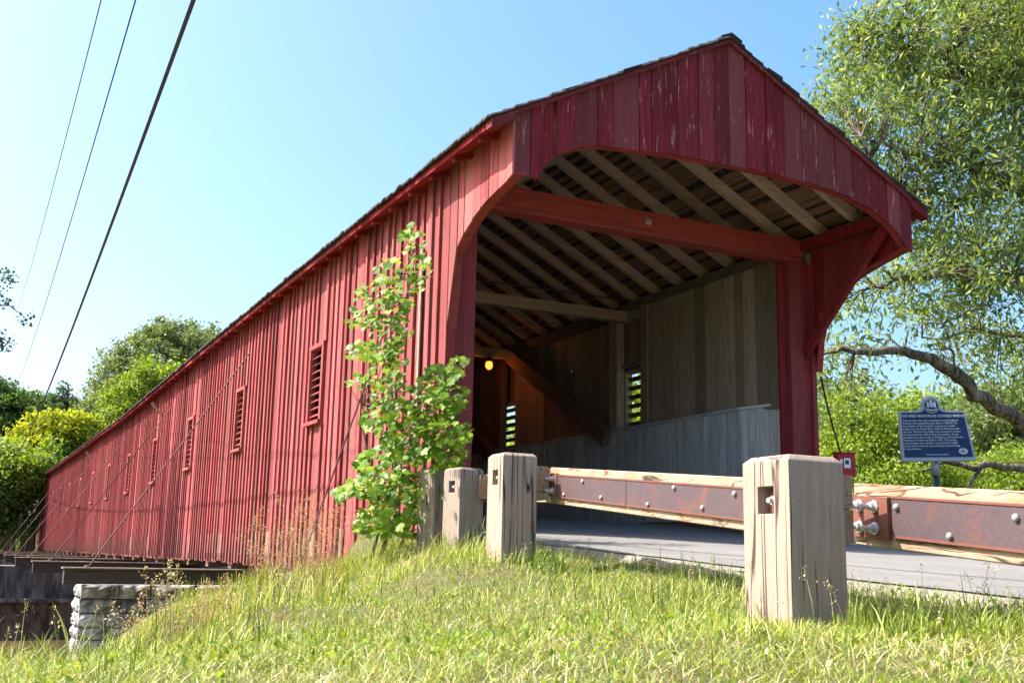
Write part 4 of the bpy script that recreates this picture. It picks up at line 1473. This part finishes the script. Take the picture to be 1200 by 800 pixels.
# the big willow right of the bridge
tb_ = D(1335, 600, 18); tb_.z = -1.3
S_ = D(1300, 520, 18)
limbs = [([tb_, D(1325, 560, 18), S_, D(1290, 380, 18.5), D(1270, 240, 19), D(1250, 90, 19.5), D(1240, -90, 20)], 0.42, 0.08),
         ([D(1290, 560, 18), D(1230, 510, 18), D(1165, 478, 17.5), D(1122, 440, 17)], 0.14, 0.105),
         ([D(1125, 443, 17), D(1092, 420, 16.8), D(1060, 411, 16.5), D(1015, 412, 16.2), D(985, 408, 16), D(962, 418, 15.9)], 0.11, 0.015),
         ([D(1285, 400, 18.3), D(1200, 335, 18), D(1130, 318, 17.5), D(1060, 325, 17), D(1010, 340, 16.6)], 0.13, 0.02),
         ([D(1270, 260, 19), D(1190, 215, 18.6), D(1120, 190, 18), D(1060, 180, 17.6), D(1010, 160, 17.4)], 0.13, 0.02),
         ([D(1190, 215, 18.6), D(1120, 235, 18.6), D(1060, 215, 18.2), D(1020, 190, 18.2)], 0.06, 0.012),
         ([D(1260, 150, 19.3), D(1190, 110, 19.2), D(1120, 80, 19), D(1050, 50, 18.8), D(1010, 30, 18.7)], 0.11, 0.015),
         ([D(1250, 50, 19.5), D(1180, 10, 19.5), D(1100, -20, 19.5)], 0.09, 0.015),
         ([D(1285, 420, 18.3), D(1220, 400, 19.0), D(1150, 385, 19.2), D(1080, 395, 19.2)], 0.09, 0.015),
         ([D(1120, 440, 17), D(1118, 415, 17), D(1105, 380, 17.1)], 0.03, 0.01),
         ([D(1310, 590, 17.5), D(1200, 548, 17), D(1150, 545, 16.8), D(1105, 540, 16.6), D(1080, 552, 16.5)], 0.085, 0.02),
         ([D(1150, 545, 16.8), D(1135, 570, 16.6), D(1110, 590, 16.4)], 0.04, 0.015),
         ]
blobs = [B(1110, 60, 19, 1.9, 1.9, 1.5), B(1030, 55, 18.8, 0.9, 0.9, 0.75), B(1180, 20, 19.5, 1.8, 1.9, 1.6), B(1000, 125, 18, 0.8, 0.8, 0.7), B(985, 90, 18.3, 0.45, 0.5, 0.5), B(975, 130, 18.1, 0.35, 0.4, 0.3), B(990, 170, 17.8, 0.35, 0.4, 0.4), B(1000, 45, 18.6, 0.35, 0.4, 0.3), B(1000, 300, 17, 0.35, 0.4, 0.35), B(985, 350, 16.8, 0.3, 0.3, 0.4), B(975, 395, 16.4, 0.25, 0.3, 0.3), B(1080, 160, 18, 1.3, 1.3, 1.0),
         B(1180, 150, 18.5, 1.5, 1.5, 1.3), B(1060, 235, 17.8, 1.0, 1.0, 0.8), B(1150, 260, 18, 1.5, 1.5, 1.1), B(1105, 330, 17.5, 1.2, 1.2, 0.7), B(1030, 350, 17, 0.7, 0.8, 0.7), B(1080, 395, 17.2, 0.6, 0.6, 0.4),
         B(1180, 375, 18.5, 1.3, 1.3, 0.75), B(1015, 415, 16.6, 0.5, 0.6, 0.4), B(1150, 440, 19, 0.7, 0.7, 0.4), B(1195, 470, 19, 0.6, 0.6, 0.45),
         B(1010, 240, 18.2, 0.4, 0.5, 0.5), B(985, 455, 16.3, 0.35, 0.4, 0.3), B(1260, 60, 20, 2.4, 2.4, 2.4), B(1290, 240, 20, 2.2, 2.4, 2.0), B(1240, 420, 20, 1.2, 1.2, 1.0)]
tree(tb_, blobs, limbs, 1900, 43, 0.42, 0.115, 3.4, 0.5, M['willow'], 'large willow with long sawn limb leaning over beside the plaque', name='willow_tree', tw_r=0.018, hang=0.08)

# bushes behind the plaque and box
def bush(base, blobs, n, leafm, label, size=0.08, elong=2.2, per=60, spread=0.3, name='bush', group='bushes beyond the road', droop=0.3):
    lim = [([Vector(base), Vector(base) + Vector((random.uniform(-.3, .3), random.uniform(-.3, .3), (b[2] - base[2]) * 0.5)), Vector(b[:3])], 0.05, 0.015) for b in blobs]
    return tree(Vector(base), blobs, lim, n, per, spread, size, elong, droop, leafm, label, 'bush', group, tw_r=0.012, name=name)


b0 = D(1020, 600, 21); b0.z = -1.4
bush(b0, [B(1000, 505, 21, 0.8, 0.9, 0.8), B(1045, 530, 21, 1.0, 1.0, 0.7), B(985, 545, 20.5, 0.7, 0.8, 0.6), B(1030, 575, 20, 1.2, 1.0, 0.6)], 420, M['midleaf'], 'bright yellow-green bush behind the small red box')
b0 = D(1110, 610, 22); b0.z = -1.4
bush(b0, [B(1085, 560, 22, 1.0, 0.9, 0.5), B(1135, 575, 22, 1.1, 1.0, 0.6), B(1190, 560, 22.5, 1.1, 1.0, 0.7), B(1100, 595, 21, 1.2, 1.0, 0.5)], 420, M['midleaf'], 'bright low bush just behind the plaque pole')
b0 = D(1180, 600, 27); b0.z = -1.4
bush(b0, [B(1165, 500, 27, 1.5, 1.2, 1.0), B(1215, 510, 27, 1.6, 1.2, 1.3), B(1180, 545, 27, 1.5, 1.3, 1.2)], 420, M['greyleaf'], 'tall grey-green bush to the right of the plaque, farther back', size=0.12)
# backdrop trees far right beyond the bushes
for i, (u, v, z, rx, rz_, lm, lb) in enumerate(((985, 500, 60, 5, 3.4, 'greyleaf', 'hazy green tree glimpsed between portal post and plaque'),
                                                (1080, 505, 66, 5, 2.4, 'midleaf', 'distant green tree showing behind the plaque crest'),
                                                (1175, 515, 58, 5, 2.8, 'darkleaf', 'distant dark tree at the right edge under the willow limb'),
                                                (1260, 500, 60, 5, 4.5, 'greyleaf', 'distant tree farthest right beyond the willow'))):
    c = D(u, v, z); bs = Vector((c.x, c.y, -1.5))
    tree(bs, [(c.x, c.y, c.z, rx, 3, rz_), (c.x + 1, c.y, c.z - 2.2, rx * 1.1, 3, 2.5), (c.x - 2, c.y, c.z - 3.2, rx, 3, 2.2)], [([bs, c], 0.3, 0.06)], 240, 60, 0.9, 0.30, 2.0, 0.3, M[lm], lb, group='distant trees right of the bridge')

for i, (x, y_, lb) in enumerate(((9.5, 9.0, 'leafy bush beside the right wall, nearest of two hidden by the portal'), (10.5, 17.0, 'leafy bush beside the right wall, farther down the bank'))):
    bush((x, y_, -2.5), [(x, y_, 0.6, 1.8, 3.2, 2.4), (x + 1.0, y_ + 2, 2.2, 1.6, 2.4, 1.8)], 420, M['midleaf'], lb, size=0.16, spread=0.45, group='bushes on the bank right of the bridge')

# left: trees beyond the river
LT = [  # blobs: u v z rx rz
    ('midleaf', 'greyleaf', 'tall pale willow crown rising above the far end of the red wall', [(205, 415, 82, 3.4, 2.6), (180, 430, 82, 3.0, 3.2), (140, 430, 82, 2.2, 2.0), (232, 400, 84, 2.2, 1.6), (150, 470, 82, 3.4, 2.6), (125, 455, 82, 1.3, 1.6), (200, 385, 83, 1.6, 0.9)]),
    ('midleaf', 'midleaf', 'bright yellow-green tree in front of the pale willow', [(180, 450, 74, 2.4, 1.9), (165, 475, 74, 2.6, 2.0), (205, 470, 74, 2.0, 2.4), (150, 500, 74, 2.6, 2.0)]),
    ('darkleaf', 'darkleaf', 'dark green tree at the far left edge above the river', [(12, 482, 74, 2.6, 2.0), (0, 510, 74, 3.0, 2.6), (38, 492, 74, 1.8, 1.5), (-20, 480, 74, 3, 2.4), (25, 470, 75, 1.3, 0.9)]),
    ('poplar', 'poplar', 'small dark spruce-like tree top between the green and yellow trees', [(72, 480, 85, 1.5, 1.4), (72, 470, 85, 0.7, 1.3), (70, 500, 85, 2.2, 1.6)]),
    ('yellowleaf', 'yellowleaf', 'yellow-leaved tree near the far left end of the red wall', [(75, 497, 66, 1.4, 0.8), (45, 503, 66, 1.3, 0.8), (100, 508, 67, 1.2, 0.9), (28, 520, 66, 1.2, 0.8), (60, 512, 66, 1.6, 1.0), (85, 515, 66, 1.2, 1.0), (50, 528, 66, 1.6, 1.0), (95, 492, 67, 0.8, 0.5)]),
    ('greyleaf', 'greyleaf', 'pale grey-green tree just left of the red wall end, behind the yellow one', [(108, 505, 78, 2.0, 2.2), (118, 490, 78, 1.8, 1.6), (95, 530, 76, 2.2, 1.8)]),
    ('midleaf', 'midleaf', 'leafy green tree below the yellow one on the far bank', [(40, 548, 63, 2.0, 1.2), (65, 545, 64, 1.6, 1.4), (12, 550, 62, 2.0, 1.5), (50, 575, 64, 1.2, 1.3), (-5, 535, 63, 1.8, 1.2)]),
    ('darkleaf', 'darkleaf', 'dark overhanging bush low on the far left bank', [(5, 600, 62, 1.6, 2.2), (-10, 580, 62, 2.2, 2.2), (12, 575, 63, 1.2, 1.2), (40, 637, 70, 1.4, 0.6)]),
]
for a, lm, lb, bl in LT:
    bb = [B(u, v, z, rx, rx * 0.9, rz_) for u, v, z, rx, rz_ in bl]
    c = np.mean([b[:3] for b in bb], 0)
    zz = float(gz(c[0], c[1])) - 0.2
    bs = Vector((c[0], c[1], zz))
    lim = [([bs, bs.lerp(Vector(b[:3]), 0.5) + Vector((0, 0, 0.6)), Vector(b[:3])], 0.22, 0.04) for b in bb]
    vol = sum(b[3] * b[5] for b in bb)
    tree(bs, bb, lim, int(150 + vol * 9), 62, 0.62, 0.24, 1.9, 0.3, M[lm], lb, group='trees on the far bank', tw_r=0.03)

# poplar branch reaching in at the far left
pb = D(-160, 620, 27); pb.z = -3.0
lim = [([pb, D(-150, 480, 27), D(-120, 370, 27), D(-100, 250, 27)], 0.25, 0.08),
       ([D(-120, 370, 27), D(-60, 355, 26.5), D(-20, 350, 26), D(20, 365, 26)], 0.07, 0.01),
       ([D(-110, 310, 27), D(-50, 300, 26.5), D(-10, 325, 26)], 0.06, 0.01),
       ([D(-60, 355, 26.5), D(-10, 390, 26), D(18, 405, 26)], 0.03, 0.008)]
tree(pb, [B(2, 322, 26, 0.28, 0.4, 0.25), B(-10, 350, 26, 0.45, 0.4, 0.4), B(16, 372, 26, 0.32, 0.3, 0.15), B(8, 405, 26, 0.42, 0.3, 0.22), B(-15, 400, 26, 0.4, 0.4, 0.4), B(12, 345, 26, 0.16, .2, .12),
     B(-80, 300, 27, 1.2, 1.2, 1.4), B(-90, 400, 27, 1.2, 1.2, 1.4), B(-110, 220, 27, 1.3, 1.3, 1.3)], lim, 260, 34, 0.22, 0.075, 1.3, 0.3, M['poplar'],
     'poplar with small dark leaves reaching in at the far left edge of the sky', name='poplar_tree', tw_r=0.012)

# ---------------------------------------------------------------- maple shrub against the wall
sh0 = Vector((-0.75, -0.45, -0.78))
shrub = thing('maple_shrub', sh0, 'leafy young maple climbing beside the portal corner of the red wall', 'shrub')


def maple_leaf_shape():
    pts = [(0, -0.42), (0.09, -0.30), (0.34, -0.34), (0.28, -0.16), (0.52, 0.02), (0.36, 0.08), (0.40, 0.26), (0.20, 0.22), (0.13, 0.34), (0.0, 0.58),
           (-0.13, 0.34), (-0.20, 0.22), (-0.40, 0.26), (-0.36, 0.08), (-0.52, 0.02), (-0.28, -0.16), (-0.34, -0.34), (-0.09, -0.30)]
    return [(x, y, 0.10 * abs(x) - 0.10 * y * y) for x, y in pts]


LS = maple_leaf_shape()
mlv = [(0, -0.05, 0.02)] + LS
lme = bpy.data.meshes.new('leaf')
lme.from_pydata(mlv, [], [(0, 1 + i, 1 + (i + 1) % len(LS)) for i in range(len(LS))])
lme.materials.append(M['maple'])
SB = [(482, 282, 15, 18, 10.4, 22), (492, 318, 12, 24, 10.4, 24), (462, 318, 24, 16, 10.3, 26), (440, 345, 26, 18, 10.2, 34), (468, 352, 20, 20, 10.3, 26), (425, 372, 22, 14, 10.1, 22), (458, 388, 26, 20, 10.2, 34),
      (430, 412, 26, 13, 10.0, 28), (455, 425, 22, 20, 10.2, 30), (425, 448, 18, 12, 10.0, 14), (462, 462, 26, 24, 10.2, 44), (445, 492, 22, 20, 10.1, 26), (520, 440, 20, 14, 10.0, 20), (528, 465, 22, 18, 9.9, 26),
      (500, 485, 30, 22, 10.1, 40), (530, 505, 22, 22, 9.9, 36), (480, 520, 34, 26, 10.2, 60), (515, 540, 34, 26, 10.0, 52), (450, 548, 34, 24, 10.0, 44), (425, 572, 26, 12, 9.8, 22), (465, 578, 36, 26, 10.1, 56), (500, 585, 26, 26, 10.2, 36),
      (445, 612, 32, 18, 9.9, 40), (478, 615, 24, 16, 10.1, 26), (538, 425, 10, 10, 9.9, 6), (405, 578, 14, 8, 9.8, 8), (500, 455, 16, 16, 10.2, 16)]
leaves = []
stems = MB()
main = [sh0, D(462, 590, 10.5), D(464, 520, 10.5), D(458, 450, 10.5), D(466, 380, 10.5), D(484, 320, 10.5), D(488, 268, 10.45)]
stems.tube(main, [0.028, 0.024, 0.02, 0.016, 0.012, 0.008, 0.004], 6)
main2 = [sh0 + Vector((0.15, 0.05, 0)), D(490, 590, 10.5), D(500, 530, 10.4), D(520, 470, 10.2), D(534, 425, 10.0)]
stems.tube(main2, [0.022, 0.018, 0.014, 0.010, 0.004], 6)
main3 = [sh0 + Vector((-0.1, 0, 0)), D(450, 600, 10.3), D(436, 560, 10.1), D(425, 500, 10.1), D(428, 450, 10.1)]
stems.tube(main3, [0.018, 0.014, 0.012, 0.008, 0.004], 6)
SN = [v for m_ in (main, main2, main3) for a, b in zip(m_[:-1], m_[1:]) for v in (a, a.lerp(b, 0.5))]
for (u, v, ru, rv, z, n) in SB:
    cc = D(u, v, z)
    near = min(SN, key=lambda q: (q - cc).length)
    for tw in range(max(2, n // 8)):
        e = D(u + random.gauss(0, ru * 0.6), v + random.gauss(0, rv * 0.5), z + random.gauss(0, 0.15))
        stems.tube([near, near.lerp(e, 0.5) + Vector((0, 0, -0.03)), e], [0.007, 0.005, 0.002], 4, False)
    for k in range(int(n * (1.9 if v < 480 and u < 510 else 3.2))):
        r = math.sqrt(random.random()); an = random.uniform(0, 2 * math.pi)
        leaves.append((u + ru * r * math.cos(an), v + rv * r * math.sin(an), z + random.gauss(0, 0.20)))
part('stem', stems, M['stem'], shrub, smooth=True)
random.shuffle(leaves)
leaves.sort(key=lambda q: q[2])
rest_v, rest_f, rest_r = [], [], []
for i, (u, v, z) in enumerate(leaves):
    p = D(u, v, z)
    s = random.choice((0.045, 0.065, 0.085, 0.11)) * random.uniform(0.8, 1.2)
    # blade normal: up and outwards from the wall, tip hanging
    nrm = Vector((-0.55 + random.gauss(0, 0.35), -0.55 + random.gauss(0, 0.35), 0.75 + random.gauss(0, 0.3))).normalized()
    tip = Vector((random.gauss(-0.3, 0.6), random.gauss(-0.3, 0.6), -0.9))
    yv = (tip - nrm * tip.dot(nrm)).normalized()
    xv = yv.cross(nrm)
    m3 = Matrix((xv, yv, nrm)).transposed()
    if i < 300:
        o = bpy.data.objects.new('leaf', lme)
        COL.objects.link(o)
        o.parent = shrub
        o.matrix_local = Matrix.Translation(p - sh0) @ m3.to_4x4() @ Matrix.Scale(s, 4)
    else:
        k = len(rest_v)
        rest_v += [tuple(p - sh0 + (m3 @ Vector(q)) * s) for q in mlv]
        rest_f += [(k, k + 1 + j, k + 1 + (j + 1) % len(LS)) for j in range(len(LS))]
        rest_r += [random.random()] * len(mlv)
me = np_mesh('leaves', np.array(rest_v), np.array(rest_f), np.array(rest_r))
put('leaves', me, M['maple'], shrub, sh0, kind='stuff')


# ---------------------------------------------------------------- grass
def blades(name, X, Y, Z, H, lean, wd, mat, bend=0.5, r=None):
    n = len(X)
    an = RNG.uniform(0, 2 * np.pi, n)
    dx, dy = np.cos(an) * lean, np.sin(an) * lean
    # blade width direction, mostly free
    wa = an + np.pi / 2 + RNG.normal(0, 0.5, n)
    wx, wy = np.cos(wa) * wd / 2, np.sin(wa) * wd / 2
    B0 = np.stack([X, Y, Z - 0.02], 1)
    lv = []
    for t_, wf in ((0, 0.8), (0.4, 1.0), (0.75, 0.65)):
        c = B0 + np.stack([dx * H * t_ ** 1.8, dy * H * t_ ** 1.8, H * (t_ - bend * lean * t_ ** 2.5)], 1)
        off = np.stack([wx, wy, np.zeros(n)], 1) * wf
        lv += [c - off, c + off]
    tip = B0 + np.stack([dx * H, dy * H, H * (1 - bend * lean)], 1)
    lv.append(tip)
    V = np.stack(lv, 1).reshape(-1, 3)
    k = np.arange(n)[:, None] * 7
    T = np.concatenate([k + [0, 1, 3], k + [0, 3, 2], k + [2, 3, 5], k + [2, 5, 4], k + [4, 5, 6]], 1).reshape(-1, 3)
    rn = np.repeat(RNG.random(n) * 0.999 if r is None else r, 7)
    me = np_mesh(name, V, T, rn)
    return put(name, me, mat, kind='stuff')


def noise2(x, y, s, seed):
    """cheap smooth value noise from a few rotated sines"""
    rr = np.random.default_rng(seed)
    v = 0
    for k in range(6):
        a = rr.uniform(0, 6.28); f = s * rr.uniform(0.6, 1.7); ph = rr.uniform(0, 6.28)
        v = v + np.sin((x * np.cos(a) + y * np.sin(a)) * f + ph)
    return v / 6


def sample_ground(n, z0, z1, u0=-120, u1=1320, p=1.0):
    """points spread evenly over the wedge of ground in front of the camera"""
    zz = np.sqrt(RNG.uniform(z0 ** 2, z1 ** 2, n)) if p == 1 else RNG.uniform(z0 ** p, z1 ** p, n) ** (1 / p)
    uu = RNG.uniform(u0, u1, n)
    hx = np.array([FW.x, FW.y]) / math.hypot(FW.x, FW.y); rx = np.array([RT.x, RT.y]) / math.hypot(RT.x, RT.y)
    X = CAM.x + hx[0] * zz + rx[0] * zz * (uu - 600) / 1278
    Y = CAM.y + hx[1] * zz + rx[1] * zz * (uu - 600) / 1278
    return X, Y


def road_edge(y): return np.where(y < -7.2, -0.62 - 0.02 * (-7.2 - y), -0.62 + 0.67 * np.clip((y + 7.2) / 7.2, 0, 1))


def keep(X, Y):
    m_ = ~((X > road_edge(Y) + 0.40 + 0.14 * noise2(X, Y, 6, 5)) & (X < 6.05) & (Y < 0.1))
    m_ &= ~((X > -0.04) & (X < 5.3) & (Y > -0.3))
    m_ &= gz(X, Y) > -3.3
    return m_


def grass_set(n, z0, z1, hm, hs, wd, lean, mat, name, p=1.0, hf=None, dens=None):
    X, Y = sample_ground(n, z0, z1, p=p)
    m_ = keep(X, Y)
    if dens is not None: m_ &= RNG.random(n) < dens(X, Y)
    X, Y = X[m_], Y[m_]
    Z = gz(X, Y)
    H = np.clip(hm + hs * RNG.normal(size=len(X)), 0.02, None)
    if hf is not None: H = H * hf(X, Y)
    clump = noise2(X, Y, 2.2, 3)
    H = H * (1 + 0.35 * noise2(X, Y, 5, 9))
    ln = np.abs(RNG.normal(lean, 0.22, len(X))).clip(0.05, 1.1)
    r = np.clip(0.5 + 0.32 * clump + 0.22 * RNG.normal(size=len(X)), 0, 0.999)
    blades(name, X, Y, Z, H, ln, wd * np.clip(1 + 0.3 * RNG.normal(size=len(X)), 0.4, 2), mat, r=r)


def tall(X, Y):
    """taller towards the bank at the left, along the wall and round the posts"""
    dl = ((X + 0.9) * -11.0 + (Y - 6.0) * 3.2) / 11.45
    h = 1 + 1.0 * smooth((dl + 1.2) / 1.6)
    h = h + 1.1 * np.exp(-((X + 0.5) ** 2) / 0.5) * (Y > -0.6)
    for px, py in ((-1.6, -7.32), (-1.0, -3.8), (-0.49, -1.8)):
        h = h + 0.55 * np.exp(-((X - px) ** 2 + (Y - py) ** 2) / 0.12)
    h = h + 0.35 * np.exp(-((X + 1.0) ** 2) / 0.12) * (Y < -5)
    return h


grass_set(95000, 1.2, 4.6, 0.042, 0.022, 0.0024, 0.80, M['grass'], 'near_grass', hf=tall)
grass_set(130000, 3.8, 15.0, 0.070, 0.035, 0.004, 0.62, M['grass'], 'grass', hf=tall, p=1.6)
grass_set(150000, 1.2, 12.0, 0.055, 0.028, 0.0028, 0.90, M['straw'], 'dry_grass', dens=lambda x, y: 0.62 + 1.3 * noise2(x, y, 1.6, 21), p=1.5)
def tufts(n, z0, z1, per, hm):
    X, Y = sample_ground(n, z0, z1, p=1.5)
    X = np.repeat(X, per) + RNG.normal(0, 0.028, n * per); Y = np.repeat(Y, per) + RNG.normal(0, 0.028, n * per)
    m_ = keep(X, Y); X, Y = X[m_], Y[m_]
    H = (hm * (1 + 0.35 * RNG.normal(size=len(X)))).clip(0.03) * (0.6 + 0.4 * tall(X, Y))
    blades('grass_tufts', X, Y, gz(X, Y), H, np.abs(RNG.normal(0.45, 0.25, len(X))), 0.0045 * np.ones(len(X)), M['grass'], r=np.clip(0.22 + 0.16 * RNG.normal(size=len(X)), 0, 0.999))


tufts(900, 1.3, 8.0, 16, 0.065)
grass_set(2600, 3.0, 12.0, 0.11, 0.05, 0.0045, 0.35, M['grass'], 'tall_grass', hf=tall)
def weeds(n):
    X, Y = sample_ground(n, 1.3, 8.0, p=1.5)
    X = np.repeat(X, 9) + RNG.normal(0, 0.022, n * 9); Y = np.repeat(Y, 9) + RNG.normal(0, 0.022, n * 9)
    m_ = keep(X, Y); X, Y = X[m_], Y[m_]
    C = np.stack([X, Y, gz(X, Y) + RNG.uniform(0.01, 0.06, len(X))], 1)
    put('weeds', leaf_mesh('weeds', C, 0.019, 1.7, -0.1, 1.5), M['midleaf'], kind='stuff')


weeds(700)
grass_set(16000, 9.0, 40.0, 0.25, 0.08, 0.02, 0.35, M['grass'], 'verge_grass', dens=lambda x, y: (x > 5.5) * 1.0)


def stand(n, u0, u1, z0, z1, h0, h1, rc, lean=0.35, wd=0.006):
    hx = np.array([FW.x, FW.y]) / math.hypot(FW.x, FW.y); rx = np.array([RT.x, RT.y]) / math.hypot(RT.x, RT.y)
    zz = RNG.uniform(z0, z1, n); uu = RNG.uniform(u0, u1, n)
    X = CAM.x + hx[0] * zz + rx[0] * zz * (uu - 600) / 1278; Y = CAM.y + hx[1] * zz + rx[1] * zz * (uu - 600) / 1278
    m_ = keep(X, Y) & (noise2(X, Y, 4.5, 31) > -0.15); X, Y = X[m_], Y[m_]; k = len(X)
    blades('long_grass', X, Y, gz(X, Y), RNG.uniform(h0, h1, k), np.abs(RNG.normal(lean, 0.2, k)), wd * RNG.uniform(0.6, 1.4, k), M['grass'], r=np.clip(rc + 0.2 * RNG.normal(size=k), 0, 0.999))


stand(1000, -60, 330, 3.8, 6.5, 0.10, 0.22, 0.28, wd=0.005)
stand(2200, 195, 330, 9.5, 13.5, 0.16, 0.34, 0.4)
stand(1500, 830, 1010, 3.3, 4.3, 0.04, 0.12, 0.4, 0.5, 0.004)
stand(2600, 150, 420, 6.0, 11.0, 0.15, 0.32, 0.45)
stand(2600, 380, 620, 7.5, 11.5, 0.14, 0.30, 0.55)
stand(1500, 975, 1230, 3.7, 4.4, 0.08, 0.17, 0.15, 0.3, 0.005)
stand(380, 640, 880, 4.2, 6.5, 0.12, 0.22, 0.45, 0.2, 0.004)
stand(260, 630, 665, 6.9, 7.6, 0.12, 0.24, 0.1, 0.4)


# flowering stems
def panicles(name, X, Y, H, mat, n_sp, hl, r0=0.0022, sz=0.010):
    mb = MB(); C = []
    Zg = gz(X, Y)
    for x, y_, z, h in zip(X, Y, Zg, H):
        lx, ly = random.gauss(0, 0.12), random.gauss(0, 0.12)
        pts = [Vector((x, y_, z)), Vector((x + lx * h * 0.4, y_ + ly * h * 0.4, z + h * 0.55)), Vector((x + lx * h, y_ + ly * h, z + h))]
        mb.tube(pts, [r0 * 1.3, r0, r0 * 0.5], 3, False)
        top = pts[-1]
        hh = hl * random.uniform(0.7, 1.3)
        for k in range(n_sp):
            t_ = random.random()
            sprd = 0.30 * hh * (1 - t_ * 0.8)
            C.append((top.x + random.gauss(0, sprd) - lx * hh * (1 - t_), top.y + random.gauss(0, sprd), top.z - hh * (1 - t_) + 0.3 * hh))
    o = put(name, mb.mesh(name), mat, kind='stuff')
    C = np.array(C)
    me = leaf_mesh(name + '_spikelets', C, sz, 2.2, -0.2)
    put('seed_heads', me, mat, kind='stuff')


def pick(lst):
    X, Y, H = [], [], []
    for (u0, u1, z0, z1, n, h0, h1) in lst:
        for _ in range(n):
            z = random.uniform(z0, z1); u = random.uniform(u0, u1)
            p = D(u, 640, z); X.append(p.x); Y.append(p.y); H.append(random.uniform(h0, h1))
    return np.array(X), np.array(Y), np.array(H)


X, Y, H = pick([(235, 300, 7.0, 9.0, 40, 0.28, 0.50), (295, 400, 8.5, 10.5, 95, 0.42, 0.78), (130, 240, 5.0, 7.0, 14, 0.28, 0.42)])
panicles('seeding_grass', X, Y, H, M['seed'], 34, 0.15, sz=0.015)
X, Y, H = pick([(640, 860, 4.0, 7.0, 26, 0.10, 0.20), (860, 1200, 3.2, 5.0, 30, 0.10, 0.22), (0, 640, 3.0, 7.5, 60, 0.14, 0.26), (480, 650, 6.0, 8.0, 30, 0.12, 0.22)])
panicles('grass_stems', X, Y, H, M['straw'], 16, 0.05, 0.0012, 0.008)
# arching heads in front of the abutment
X, Y, H = pick([(150, 175, 5.2, 5.6, 6, 0.34, 0.40), (185, 215, 5.0, 5.6, 6, 0.36, 0.45)])
panicles('arching_grass', X, Y, H, M['straw'], 40, 0.10, 0.002, 0.012)
print('boards', nboards, 'objects', len(bpy.data.objects))
